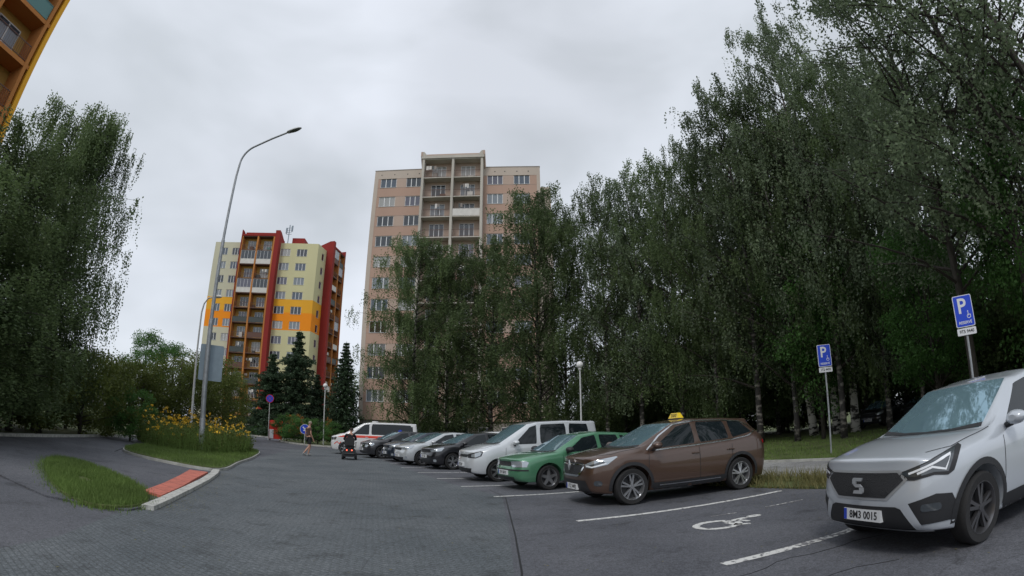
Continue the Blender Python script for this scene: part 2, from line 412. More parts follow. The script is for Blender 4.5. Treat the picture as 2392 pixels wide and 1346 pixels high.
# left side: grass beds between the aisle and the side road
isl_far = smooth_poly([(-12.6, 14.0), (-9.6, 12.9), (-8.1, 13.0), (-9.2, 16.0), (-10.6, 19.8), (-12.6, 23.8), (-15.2, 25.2), (-16.2, 21.8), (-14.6, 17.0)])
isl_near = smooth_poly([(-10.5, 9.0), (-9.7, 9.3), (-8.3, 8.75), (-6.8, 7.9), (-5.95, 7.2), (-5.5, 6.65), (-5.36, 6.05), (-5.65, 5.65), (-6.4, 5.72), (-7.9, 6.6), (-9.6, 7.9)])
for nm, pl in (('grass_bed_far', isl_far), ('grass_bed_near', isl_near)):
    o = sheet('grass_bed', pl, .10 if nm.endswith('far') else .055, 'grass_soil', thick=.12)
def ribbon(pts, wdt, z0, z1, name, m, closed=False):
    b = MB(); n = len(pts); L = []; Rr = []
    for i in range(n):
        if closed: p0, p1 = Vector(pts[i - 1]), Vector(pts[(i + 1) % n])
        else: p0, p1 = Vector(pts[max(i - 1, 0)]), Vector(pts[min(i + 1, n - 1)])
        t = (p1 - p0).normalized(); q = Vector((-t.y, t.x)); p = Vector(pts[i])
        L.append(p + q * wdt / 2); Rr.append(p - q * wdt / 2)
    vs = []
    for i in range(n):
        vs += [(L[i].x, L[i].y, z0), (Rr[i].x, Rr[i].y, z0), (Rr[i].x, Rr[i].y, z1), (L[i].x, L[i].y, z1)]
    fs = []
    for i in range(n if closed else n - 1):
        a_, c_ = i * 4, ((i + 1) % n) * 4
        for k in range(4): fs.append((a_ + k, a_ + (k + 1) % 4, c_ + (k + 1) % 4, c_ + k))
    if not closed: fs += [(0, 1, 2, 3), (n * 4 - 4, n * 4 - 1, n * 4 - 2, n * 4 - 3)]
    b.add(vs, fs); return b.build(name, m)
for pl, wd, kz in ((isl_far, .10, .08),):
    tag(ribbon(pl, wd, -.02, kz, 'kerb', 'kerb_stone', True), kind='structure')
# dropped kerb with tactile paving where the footpath meets the aisle
tag(ribbon([(-5.2, 6.3), (-5.5, 7.1), (-6.1, 8.6), (-6.8, 10.3), (-7.5, 11.8), (-8.0, 12.7)], .20, -.02, .07, 'kerb', 'kerb_white'), kind='structure')
b = MB(); b.prism([(-5.72, 7.30), (-6.22, 7.42), (-6.75, 8.7), (-7.45, 10.2), (-8.18, 11.65), (-7.66, 11.75), (-6.98, 10.2), (-6.28, 8.7)], -.01, .075)
tag(b.build('tactile_paving', 'pink_paving'), 'red tactile paving slab strip behind the white dropped kerb', 'paving')
b = MB(); b.prism([(-5.4, 6.9), (-5.75, 7.4), (-7.1, 10.6), (-7.9, 12.4), (-9.4, 12.5), (-12.6, 13.4), (-15, 17), (-17.5, 20), (-19.3, 20), (-15.4, 10), (-12.8, 6.5), (-6.5, 5.4), (-5.25, 5.9)], -.012, .028)
tag(b.build('footpath', 'asphalt'), kind='structure')
# far kerb on the left with grass behind
tag(ribbon([(-14.3, -20), (-14.9, 10.2), (-19.0, 20.2), (-23.2, 35), (-26.5, 46.0), (-36, 50)], .16, -.02, .12, 'kerb', 'kerb_white'), kind='structure')
# traffic island with hedge by the keep-right sign, and the far kerb
isl_mid = smooth_poly([(-19.6, 50.5), (-21.6, 49.2), (-21.2, 44.6), (-18.6, 40.6), (-15.6, 38.2), (-13.0, 38.6), (-12.2, 42), (-13.2, 52), (-16, 56)])
sheet('grass_bed', isl_mid, .10, 'grass_soil', thick=.12)
tag(ribbon(isl_mid, .14, -.02, .12, 'kerb', 'kerb_stone', True), kind='structure')
tag(ribbon([(-60, 66.2), (-30, 53.2), (-24.5, 50.6), (-21.4, 50.2)], .2, -.02, .13, 'kerb', 'kerb_white'), kind='structure')

# painted markings
def stripe(p, q, wdt=.12, m='worn_paint', z=.004, name='parking_line'):
    p, q = Vector(p), Vector(q); t = (q - p).normalized(); r_ = Vector((-t.y, t.x)) * wdt / 2
    b = MB(); k = 12; vs = []
    for i in range(k + 1):
        c_ = p + (q - p) * i / k
        vs += [(c_.x + r_.x, c_.y + r_.y, z), (c_.x - r_.x, c_.y - r_.y, z)]
    b.add(vs, [(2 * i, 2 * i + 1, 2 * i + 3, 2 * i + 2) for i in range(k)])
    o = b.build(name, m)
    if o.data.polygons[0].normal.z < 0: o.data.flip_normals()
    return tag(o, kind='structure')
stripe((2.06, 4.90), (3.05, 5.11), .13)
stripe((3.05, 5.11), (3.75, 5.26), .13, 'very_worn_paint')
stripe((3.75, 5.26), (6.6, 6.2), .13, 'very_worn_paint')
stripe((.99, 8.20), (5.20, 9.38), .12)
for q in [(-.43, 11.61), (-1.38, 13.76), (-2.33, 15.95), (-3.33, 18.14), (-4.40, 20.35), (-5.35, 22.55), (-6.3, 24.75), (-7.2, 26.95), (-8.1, 29.1)]:
    stripe(q, (q[0] + 4.35 * .945, q[1] + 4.35 * .326), .11)
stripe((1.0, 2.0), (5.2, 2.6), .12, 'very_worn_paint')
for p, q in (((3.0, 7.66), (3.46, 7.71)), ((4.05, 7.84), (4.85, 7.99))): stripe(p, q, .05, 'very_worn_paint')
# seam between the old aisle asphalt and the newer bays, and a second asphalt layer on the aisle
seam = [(.02, 3.4), (.08, 5.15), (.02, 7.2), (-.18, 11.65), (-.6, 13.0)]
tag(ribbon(seam, .022, -.01, .003, 'tar_seam', 'black_ink'), kind='structure')
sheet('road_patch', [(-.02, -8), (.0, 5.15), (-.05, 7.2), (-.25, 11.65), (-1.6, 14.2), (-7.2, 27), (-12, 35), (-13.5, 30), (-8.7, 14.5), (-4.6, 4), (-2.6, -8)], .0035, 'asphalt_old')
def crack(x, y, ang, n, seed, wd=.005):
    rg = random.Random(seed); pts = [(x, y)]
    for i in range(n):
        ang += rg.uniform(-.45, .45); x += math.cos(ang) * .22; y += math.sin(ang) * .22; pts.append((x, y))
    tag(ribbon(pts, wd, -.01, .0042, 'crack', 'black_ink'), kind='structure')
for q in ((.9, 4.1, .3, 16, 1), (-1.5, 5.0, 1.9, 20, 3), (-4.2, 7.5, 1.2, 18, 4), (-2.4, 9.5, .5, 14, 6), (1.8, 3.5, .9, 8, 7)): crack(*q)
def wheelchair_symbol():
    b = MB(); c0 = Vector((2.98, 6.98)); ux = Vector((.975, .22)); uy = Vector((-.22, .975)); Z = .0045
    def P(u, v): q = c0 + ux * u + uy * v; return (q.x, q.y, Z)
    # ring of the wheel (open towards the lap)
    n = 26; vs = []
    for i in range(n + 1):
        q = R(38) + R(318) * i / n
        vs += [P(-.16 + .37 * math.cos(q), .33 * math.sin(q)), P(-.16 + .265 * math.cos(q), .215 * math.sin(q))]
    b.add(vs, [(2 * i, 2 * i + 1, 2 * i + 3, 2 * i + 2) for i in range(n)])
    def seg(u0, v0, u1, v1, w_):
        d_ = Vector((u1 - u0, v1 - v0)).normalized(); r_ = Vector((-d_.y, d_.x)) * w_ / 2
        b.add([P(u0 + r_.x, v0 + r_.y), P(u0 - r_.x, v0 - r_.y), P(u1 - r_.x, v1 - r_.y), P(u1 + r_.x, v1 + r_.y)], [(0, 1, 2, 3)])
    seg(.02, .08, .44, .13, .11); seg(.02, .06, .03, -.20, .10); seg(.0, -.17, .20, -.30, .085); seg(.25, .09, .30, -.14, .08)
    vs = [P(.60, .13)] + [P(.60 + .14 * math.cos(2 * math.pi * i / 18), .13 + .085 * math.sin(2 * math.pi * i / 18)) for i in range(18)]
    b.add(vs, [(0, 1 + i, 1 + (i + 1) % 18) for i in range(18)])
    o = b.build('wheelchair_marking', 'worn_paint', fix=False)
    for p in o.data.polygons:
        if p.normal.z < 0: p.flip()
    tag(o, kind='structure')
wheelchair_symbol()

# ------------------------------------------------------------------ blocks of flats
def wall_mat(name, col, var=.06, scale=.35):
    return mat(name, col, rough=.9, var=var, scale=scale, bump=.1, bscale=8, stretch=(1, 1, .35))
wall_mat('beige_panel', (.45, .305, .24)); wall_mat('beige_light', (.46, .355, .295)); wall_mat('beige_pale', (.50, .43, .37))
wall_mat('concrete_pale', (.50, .47, .42), .12, .6); wall_mat('cream', (.60, .57, .34), .04); wall_mat('cream_grey', (.55, .53, .40), .05)
wall_mat('orange_light', (.80, .40, .03), .04); wall_mat('orange', (.88, .28, .01), .04); wall_mat('dark_red', (.25, .022, .018), .08)
wall_mat('ochre', (.50, .30, .08), .08); wall_mat('rust', (.48, .19, .05), .1); wall_mat('grey_wall', (.30, .27, .25), .1)
mat('roof_felt', (.06, .06, .065), rough=.9)
mat('window_frame', (.72, .73, .74), rough=.5); mat('brown_metal', (.11, .05, .035), rough=.6); mat('white_panel', (.62, .60, .57), rough=.6, var=.1, scale=2)
mat('teal_panel', (.10, .22, .21), rough=.6); mat('dark_panel', (.05, .06, .06), rough=.6); mat('grey_panel', (.25, .22, .20), rough=.7)
def window_glass():
    m = mat('window_glass', (.02, .03, .04), rough=.06, spec=.8, coat=.6)
    t = m.node_tree; b = t.nodes['Principled BSDF']
    oi = N(t, 'ShaderNodeObjectInfo'); r = N(t, 'ShaderNodeValToRGB')
    el_ = r.color_ramp; el_.interpolation = 'CONSTANT'
    el_.elements[0].position = 0; el_.elements[0].color = (.018, .026, .036, 1)
    el_.elements[1].position = .3; el_.elements[1].color = (.20, .23, .26, 1)
    e = el_.elements.new(.5); e.color = (.06, .085, .12, 1)
    e = el_.elements.new(.68); e.color = (.36, .36, .35, 1)
    e = el_.elements.new(.8); e.color = (.10, .10, .14, 1)
    co = N(t, 'ShaderNodeTexCoord'); wv = N(t, 'ShaderNodeTexWave', bands_direction='X'); wv.inputs['Scale'].default_value = 3.2; wv.inputs['Distortion'].default_value = 3
    t.links.new(co.outputs['Object'], wv.inputs[0])
    mr = N(t, 'ShaderNodeMapRange'); mr.inputs[3].default_value = .55; mr.inputs[4].default_value = 1.25
    t.links.new(wv.outputs[1], mr.inputs[0])
    s_ = N(t, 'ShaderNodeVectorMath', operation='SCALE')
    t.links.new(oi.outputs['Random'], r.inputs[0]); t.links.new(r.outputs[0], s_.inputs[0]); t.links.new(mr.outputs[0], s_.inputs['Scale'])
    t.links.new(s_.outputs[0], b.inputs['Base Color'])
window_glass()

class Face:
    """a vertical wall from p to q (seen from outside p is on the left), with real openings"""
    def __init__(s, root, p, q):
        s.root = root; s.p = Vector(p); s.q = Vector(q); s.L = (s.q - s.p).length
        s.t = (s.q - s.p) / s.L; s.n = Vector((s.t.y, -s.t.x))     # outward normal
    def P(s, u, off, z): v = s.p + s.t * u + s.n * off; return (v.x, v.y, z)
    def wall(s, name, u0, u1, z0, z1, holes, colfn, mats, off=0.0, depth=.14, cuts=()):
        us = sorted({u0, u1, *[h[0] for h in holes], *[h[1] for h in holes]}); zs = sorted({z0, z1, *cuts, *[h[2] for h in holes], *[h[3] for h in holes]})
        b = MB()
        for i in range(len(us) - 1):
            for j in range(len(zs) - 1):
                uc, zc = (us[i] + us[i + 1]) / 2, (zs[j] + zs[j + 1]) / 2
                if any(h[0] < uc < h[1] and h[2] < zc < h[3] for h in holes): continue
                b.add([s.P(us[i], off, zs[j]), s.P(us[i + 1], off, zs[j]), s.P(us[i + 1], off, zs[j + 1]), s.P(us[i], off, zs[j + 1])], [(0, 1, 2, 3)], colfn(uc, zc))
        for h in holes:
            a_ = [(h[0], h[2]), (h[1], h[2]), (h[1], h[3]), (h[0], h[3])]
            mi = colfn((h[0] + h[1]) / 2, h[2] - .05)
            for k in range(4):
                (ua, za), (ub, zb) = a_[k], a_[(k + 1) % 4]
                b.add([s.P(ua, off, za), s.P(ub, off, zb), s.P(ub, off - depth, zb), s.P(ua, off - depth, za)], [(0, 1, 2, 3)], mi)
        return b.build(name, mats, s.root, fix=False)
    def bx(s, b, u0, u1, o0, o1, z0, z1, mi=0):
        vs = [s.P(u, o, z) for z in (z0, z1) for (u, o) in ((u0, o1), (u1, o1), (u1, o0), (u0, o0))]
        b.add(vs, [(0, 3, 2, 1), (4, 5, 6, 7), (0, 1, 5, 4), (1, 2, 6, 5), (2, 3, 7, 6), (3, 0, 4, 7)], mi)
    def window(s, u0, u1, z0, z1, off=-.09, n=3, frame_m='window_frame', door=False, sill=True):
        b = MB(); w_ = .065
        s.bx(b, u0, u1, off - .03, off + .03, z1 - w_, z1); s.bx(b, u0, u1, off - .03, off + .03, z0, z0 + w_)
        for k in range(n + 1):
            u = u0 + (u1 - u0) * k / n
            ww = w_ if k in (0, n) else w_ * .75
            ua, ub = (u, u + ww) if k == 0 else (u - ww, u) if k == n else (u - ww, u + ww)
            s.bx(b, ua, ub, off - .028, off + .028, z0 + w_, z1 - w_)
        if sill: s.bx(b, u0 + .01, u1 - .01, off + .031, .06, z0 + .002, z0 + .035)
        f = b.build('window', frame_m, s.root)
        g = MB(); g.add([s.P(u0, off - .01, z0), s.P(u1, off - .01, z0), s.P(u1, off - .01, z1), s.P(u0, off - .01, z1)], [(0, 1, 2, 3)])
        p = g.build('pane', 'window_glass', f, fix=False)
        return f
    def railing(s, u0, u1, zf, off, style, hgt=1.0):
        b = MB()
        if style == 'bars':
            s.bx(b, u0, u1, off - .03, off, zf + hgt - .05, zf + hgt); s.bx(b, u0, u1, off - .03, off, zf + .08, zf + .12)
            n = int((u1 - u0) / .13)
            for k in range(n + 1):
                u = u0 + (u1 - u0 - .02) * k / n; s.bx(b, u, u + .02, off - .025, off - .005, zf + .12, zf + hgt - .05)
            m = 'brown_metal'
        else:
            s.bx(b, u0, u1, off - .03, off, zf + .06, zf + hgt); s.bx(b, u0, u1, off - .05, off + .02, zf + hgt + .002, zf + hgt + .04); m = style
        return b.build('railing', m, s.root)

def balcony_stack(F, us, z0, nfl, fh, dep, side_m, slab_m, back_m, styles, glazed=(), col=None, win_w=1.9):
    """two-bay loggia column: us = pillar centre lines"""
    for i in range(len(us) - 1):
        ua, ub = us[i] + .16, us[i + 1] - .16
        holes = []
        for k in range(nfl):
            zf = z0 + k * fh; c_ = (ua + ub) / 2
            holes.append((c_ - win_w / 2, c_ + win_w / 2, zf + .45, zf + 2.25))
        F.wall('loggia_wall', ua, ub, z0, z0 + nfl * fh, holes, lambda u, z: 0, [back_m], off=.02)
        for k, h in enumerate(holes):
            F.window(h[0], h[1], h[2], h[3], off=-.05, n=3, sill=False)
            zf = z0 + k * fh
            st = styles[(k * 2 + i) % len(styles)]
            F.railing(ua + .02, ub - .02, zf, dep - .04, st)
            if (k, i) in glazed:
                b = MB(); w_ = .05; n = 4
                for j in range(n + 1):
                    u = ua + .03 + (ub - ua - .11) * j / n; F.bx(b, u, u + w_, dep - .08, dep - .045, zf + 1.05, zf + fh - .17)
                F.bx(b, ua + .02, ub - .02, dep - .08, dep - .045, zf + fh - .165, zf + fh - .12)
                fr = b.build('glazing', 'window_frame', F.root)
                g = MB(); g.add([F.P(ua + .03, dep - .06, zf + 1.05), F.P(ub - .03, dep - .06, zf + 1.05), F.P(ub - .03, dep - .06, zf + fh - .17), F.P(ua + .03, dep - .06, zf + fh - .17)], [(0, 1, 2, 3)])
                g.build('pane', 'window_glass', fr, fix=False)
    rk = random.Random(int(z0 * 10) + nfl + int(F.L * 7))
    for i in range(len(us) - 1):
        for k in range(nfl):
            zf = z0 + k * fh; ua, ub = us[i] + .2, us[i + 1] - .2
            if rk.random() < .6:
                b = MB(); u = rk.uniform(ua, ub - .9); hh = rk.uniform(.35, 1.15); F.bx(b, u, u + rk.uniform(.35, .8), .15, .55, zf + .01, zf + hh)
                b.build('balcony_cupboard', rk.choice(['white_panel', 'grey_panel', 'dark_panel', 'brown_metal', 'teal_panel']), F.root)
            if rk.random() < .45:
                u = rk.uniform(ua, ub - 1.3)
                for q in range(rk.randint(2, 4)):
                    b = MB(); w_ = rk.uniform(.18, .34); F.bx(b, u, u + w_, dep - .35, dep - .33, zf + rk.uniform(1.25, 1.5), zf + 1.9); u += w_ + .06
                    b.build('laundry', rk.choice(['white_panel', 'grey_panel', 'dark_panel', 'white_panel']), F.root)
    for i, u in enumerate(us):
        b = MB(); F.bx(b, u - .155, u + .155, .015, dep + .03, z0 - .2, z0 + nfl * fh + .02)
        b.build('balcony_pillar', side_m, F.root)
    b = MB()
    for k in range(nfl + 1):
        for i in range(len(us) - 1):
            F.bx(b, us[i] + .157, us[i + 1] - .157, .022, dep, z0 + k * fh - .12, z0 + k * fh)
    b.build('balcony_slab', slab_m, F.root)

def beige_tower():
    root = empty('apartment_tower', (0, 0, 0))
    tag(root, 'tall beige and salmon tower block with a central column of balconies, behind the birches', 'apartment block')
    A, B = (-18.45, 60.4), (3.78, 60.1)
    F = Face(root, A, B); L = F.L; fh = 2.8; zt = 35.5; z0 = 2.75
    def uof(az): # azimuth from the viewer -> distance along the wall
        t = math.tan(R(az)); p, tt = F.p, F.t
        return (t * p.y - p.x) / (tt.x - t * tt.y)
    wl = [(uof(-16.2), uof(-14.25)), (uof(-13.05), uof(-11.2))]; wr = [(uof(-3.0), uof(-1.05)), (uof(.3), uof(2.3))]
    zc = [5.62 + fh * k for k in range(11)]
    bl, bm_, br_ = uof(-10.85) - .0, uof(-7.2), uof(-3.62)
    def colf(pair):
        def f(u, z):
            for c_ in zc:
                if c_ - .72 < z < c_ + .72 and pair[0][1] < u < pair[1][0]: return 1
            return 0
        return f
    holesL = [(a_, b_, c_ - .72, c_ + .72) for c_ in zc for a_, b_ in wl]; holesR = [(a_, b_, c_ - .72, c_ + .72) for c_ in zc for a_, b_ in wr]
    mts = ['beige_panel', 'beige_light']
    F.wall('wall', .55, bl - .16, z0, zt - 1.25, holesL, colf(wl), mts)
    F.wall('wall', br_ + .16, L - .45, z0, zt - 1.25, holesR, colf(wr), mts)
    b = MB()   # corner strips, attic band and core
    F.bx(b, 0, .549, -.3, .02, z0, zt - 1.25); F.bx(b, L - .449, L, -.3, .02, z0, zt - 1.25)
    F.bx(b, 0, bl - .17, -.3, .021, zt - 1.248, zt); F.bx(b, br_ + .17, L, -.3, .021, zt - 1.248, zt)
    b.build('corner_strip', 'beige_pale', root)
    b = MB(); F.bx(b, -.03, bl - .165, -.35, .06, zt + .002, zt + .10); F.bx(b, br_ + .165, L + .03, -.35, .06, zt + .002, zt + .10)
    F.bx(b, -.05, 0, -14, -.3, zt, zt + .1)
    b.build('coping', 'grey_wall', root)
    b = MB(); F.bx(b, .05, L - .05, -13.8, -.31, 0, zt - .02); F.bx(b, bl - .1, br_ + .1, -13.8, -.31, zt - .015, zt + fh - .3)
    b.build('wall', 'beige_light', root)
    b = MB(); F.bx(b, .3, L - .3, -.305, -.2, 0, z0 - .002)
    b.build('ground_floor_wall', 'grey_wall', root)
    for k in range(8):
        u = 1.2 + k * 2.65
        if u + 1.5 < L: F.window(u, u + 1.5, .7, 2.1, off=-.16, n=2, sill=False)
    for h in holesL + holesR:
        f = F.window(*h)
    b = MB()
    for u in [a_ + d_ for a_, d_ in ((.9, 0), (2.7, 0), (4.5, 0), (6.1, 0))] + [L - 1.6, L - 3.1, L - 4.7, L - 6.0]:
        F.bx(b, u, u + .14, .022, .03, zt - .72, zt - .58)
    b.build('vent_hole', 'black_ink', root)
    b = MB()
    for c_ in zc:
        for dz in (-.74, .74):
            for u0, u1 in ((.56, bl - .17), (br_ + .17, L - .46)): F.bx(b, u0, u1, .0035, .012, c_ + dz - .012, c_ + dz + .012)
    b.build('panel_joint', 'grey_wall', root)
    balcony_stack(F, (bl, bm_, br_), z0, 12, fh, 1.25, 'concrete_pale', 'concrete_pale', 'beige_light',
                  ['bars', 'bars', 'bars', 'bars', 'bars', 'bars', 'bars', 'white_panel', 'bars', 'bars', 'bars', 'bars'])
    zt2 = z0 + 12 * fh
    b = MB()   # roof of the balcony tower with raised horns at both ends
    F.bx(b, bl - .3, br_ + .3, -3.5, 1.4, zt2 + .022, zt2 + .42)
    b.build('roof_slab', 'concrete_pale', root)
    for s_, u in ((-1, bl - .25), (1, br_ + .25)):
        b = MB(); t_ = .14
        prof = [(1.42, zt2 + .42), (1.42, zt2 + 1.05), (.85, zt2 + 1.12), (-3.3, zt - .2), (-3.4, zt - .2), (0.05, zt - .2)]
        u0, u1 = u - t_, u + t_
        n = len(prof); vs = [F.P(u0, o, z) for o, z in prof] + [F.P(u1, o, z) for o, z in prof]
        b.add(vs, [tuple(range(n)), tuple(range(2 * n - 1, n - 1, -1))] + [(i, n + i, n + (i + 1) % n, (i + 1) % n) for i in range(n)])
        b.build('side_fin', 'beige_light', root)
        b = MB(); ua, ub = (u, u + .75) if s_ < 0 else (u - .75, u)
        vs = [F.P(*q) for q in ((u, 1.41, zt2 + .425), (u - s_ * .75, 1.41, zt2 + .425), (u - s_ * .3, 1.41, zt2 + 1.04), (u, 1.41, zt2 + 1.04),
                                (u, 1.2, zt2 + .425), (u - s_ * .75, 1.2, zt2 + .425), (u - s_ * .3, 1.2, zt2 + 1.04), (u, 1.2, zt2 + 1.04))]
        b.add(vs, [(0, 1, 2, 3), (7, 6, 5, 4), (0, 4, 5, 1), (1, 5, 6, 2), (2, 6, 7, 3), (3, 7, 4, 0)]); b.build('roof_horn', 'concrete_pale', root)
    b = MB(); F.bx(b, .05, L + 1.6, -9, -4, 0, zt - 1.0); b.build('rear_wing', 'beige_pale', root)
    return root
beige_tower()

def yellow_tower():
    root = empty('apartment_tower', (0, 0, 0))
    tag(root, 'cream tower block with orange bands and dark red balcony walls, left of the beige one', 'apartment block')
    A, B, Cc = (-58.0, 83.9), (-36.5, 87.0), (-35.7, 101.2)
    fh = 2.8; zt = 35.5; z0 = 2.75
    F = Face(root, A, B); L = F.L
    def uof(F_, az):
        t = math.tan(R(az)); return (t * F_.p.y - F_.p.x) / (F_.t.x - t * F_.t.y)
    zc = [5.62 + fh * k for k in range(11)]
    lowb, topb = zc[5] - 1.4, zc[7] + .3 - .0
    zb0, zb1, zb2 = zc[5] - .95, zc[6] - .45, zc[7] - .75
    def band(u, z): return 2 if zb0 < z < zb1 else 1 if zb1 < z < zb2 else 0
    wl = [(uof(F, -33.95), uof(F, -33.15)), (uof(F, -32.75), uof(F, -31.9) - .5)]; wl = [(1.2, 2.95), (3.95, 5.7)]
    wr = [(uof(F, -27.1), uof(F, -25.95)), (uof(F, -25.2), uof(F, -24.0))]
    b0, b1, b2 = 6.35, uof(F, -29.6), uof(F, -27.75)
    hL = [(a_, b_, c_ - .72, c_ + .72) for c_ in zc for a_, b_ in wl]; hR = [(a_, b_, c_ - .72, c_ + .72) for c_ in zc for a_, b_ in wr]
    mts = ['cream_grey', 'orange_light', 'orange']
    F.wall('wall', 0, b0 - .16, 0, zt, hL, band, mts, cuts=(zb0, zb1, zb2))
    F.wall('wall', b2 + .16, L, 0, zt, hR, band, ['cream', 'orange_light', 'orange'], cuts=(zb0, zb1, zb2))
    for h in hL + hR: F.window(*h)
    S = Face(root, B, Cc)
    ws = [(1.9, 3.0)]
    hS = [(a_, b_, c_ - .72, c_ + .72) for c_ in zc for a_, b_ in ws]
    sb0, sb1, sb2 = 5.0, 7.6, 10.2
    S.wall('wall', 0, sb0 - .16, 0, zt, hS, band, ['cream', 'orange_light', 'orange'], cuts=(zb0, zb1, zb2))
    S.wall('wall', sb2 + .16, S.L, 0, zt, [], band, ['cream', 'orange_light', 'orange'], cuts=(zb0, zb1, zb2))
    for h in hS: S.window(*h, n=1)
    st = ['bars', 'bars', 'bars', 'bars', 'brown_metal', 'dark_panel', 'brown_metal', 'bars', 'dark_panel', 'bars', 'bars', 'brown_metal', 'dark_panel', 'dark_panel', 'bars', 'bars', 'white_panel', 'white_panel', 'bars', 'bars', 'white_panel', 'white_panel', 'bars', 'bars']
    balcony_stack(F, (b0, b1, b2), z0, 12, fh, 1.35, 'rust', 'brown_metal', 'ochre', st, glazed={(10, 0), (10, 1), (8, 0), (8, 1)}, win_w=1.7)
    balcony_stack(S, (sb0, sb1, sb2), z0, 12, fh, 1.35, 'rust', 'brown_metal', 'ochre', ['bars', 'brown_metal', 'dark_panel', 'bars', 'white_panel', 'bars', 'bars'], glazed={(11, 0), (6, 1), (10, 1)}, win_w=1.5)
    for Fc, u, uu in ((F, b2 + .62, b0 - .15), (S, sb0 - .62, sb2 + .15)):
        zt2 = z0 + 12 * fh
        for q, wdt in ((u, .45), (uu, .08)):
            b = MB(); prof = [(1.5, 0), (1.5, zt2 + 1.2), (.6, zt2 + 1.15), (-4.5, zt - .1), (.002, zt - .1), (.002, 0)]
            n = len(prof); vs = [Fc.P(q - wdt, o, z) for o, z in prof] + [Fc.P(q + wdt, o, z) for o, z in prof]
            b.add(vs, [tuple(range(n)), tuple(range(2 * n - 1, n - 1, -1))] + [(i, n + i, n + (i + 1) % n, (i + 1) % n) for i in range(n)])
            b.build('red_fin', 'dark_red', root)
        us = sorted((u, uu))
        b = MB(); Fc.bx(b, us[0] + .46 if us[0] == u else us[0] + .09, us[1] - .46 if us[1] == u else us[1] - .09, -3, 1.45, zt2 + .022, zt2 + .35); b.build('roof_slab', 'dark_red', root)
    b = MB()
    pc = F.P(0, -13.9, 0)
    q = [F.P(.05, -.32, 0), F.P(L - .35, -.32, 0), S.P(S.L, -.35, 0), F.P(.05, -S.L, 0)]
    b.prism([(p[0], p[1]) for p in q], 0, zt - .05); b.build('wall', 'cream_grey', root)
    b = MB(); F.bx(b, b0 - .1, b2 + .1, -5, -.33, zt - .04, zt + 2.2); F.bx(b, b2 + 2.0, b2 + 4.6, -9, -4, zt - .04, zt + 2.6)
    b.build('roof_house', 'dark_red', root)
    b = MB()   # lattice aerial
    c_ = F.P(b2 + 1.4, -3.0, 0)
    b.tube([(c_[0], c_[1], zt), (c_[0], c_[1], zt + 5.0)], .09, 6)
    for k in range(4): b.tube([(c_[0] - .6, c_[1], zt + 3.0 + k * .45), (c_[0] + .6, c_[1], zt + 3.0 + k * .45)], .05, 5)
    b.box(c_[0] + .45, c_[0] + .75, c_[1] - .1, c_[1] + .1, zt + 3.6, zt + 4.8); b.box(c_[0] - .75, c_[0] - .45, c_[1] - .1, c_[1] + .1, zt + 3.2, zt + 4.4)
    b.build('aerial', 'sign_back', root)
yellow_tower()

def near_block():
    root = empty('apartment_block', (0, 0, 0))
    tag(root, 'near block of flats with orange edged balconies at the top left corner of the picture', 'apartment block')
    B = (-25.6, 12.9); A = (-27.2, -16.5); fh = 2.8
    F = Face(root, A, B); L = F.L; nf = 9
    F.wall('wall', 0, L, 0, nf * fh + 1, [], lambda u, z: 0, ['ochre'], off=-.02)
    b = MB(); F.bx(b, 0, L, -12, -.03, 0, nf * fh + 1); b.build('wall', 'ochre', root)
    us = [L - .3 - 3.2 * k for k in range(4)][::-1]
    for i in range(3):
        ua, ub = us[i] + .12, us[i + 1] - .12
        for k in range(2, nf):
            zf = k * fh; c_ = (ua + ub) / 2
            F.window(c_ - .9, c_ + .9, zf + .5, zf + 2.2, off=.035, n=2, sill=False)
            F.railing(ua + .02, ub - .02, zf + .16, 1.28, ['teal_panel', 'bars', 'bars'][(k + i) % 3])
    for k in range(1, nf + 1):
        b = MB(); F.bx(b, us[0], L - .05, .0, 1.34, k * fh - .1, k * fh + .14); b.build('balcony_slab', 'rust', root)
    for u in us:
        b = MB(); F.bx(b, u - .11, u + .11, -.005, 1.38, 0, nf * fh + .6); b.build('balcony_pillar', 'rust', root)
    b = MB(); F.bx(b, L - .02, L + .25, -12, 1.42, 0, nf * fh + 1.2); b.build('end_wall', 'orange_light', root)
near_block()
b = MB()
b.box(-1, 11, -4, 4, 0, 7.5)
o = empty('low_building', (15, 78, 0)); tag(o, 'low pinkish building glimpsed between the birch trunks', 'building')
b.build('wall', 'beige_panel', o)
for k in range(4):
    for j in range(2):
        b = MB(); b.box(-.2 + k * 2.8, 1.4 + k * 2.8, -4.06, -4.0, 1.2 + j * 3, 2.6 + j * 3); f = b.build('window', 'window_glass', o)
b = MB(); b.box(-1.2, 11.2, -4.2, 4.2, 7.5, 7.8); b.build('roof', 'grey_wall', o)
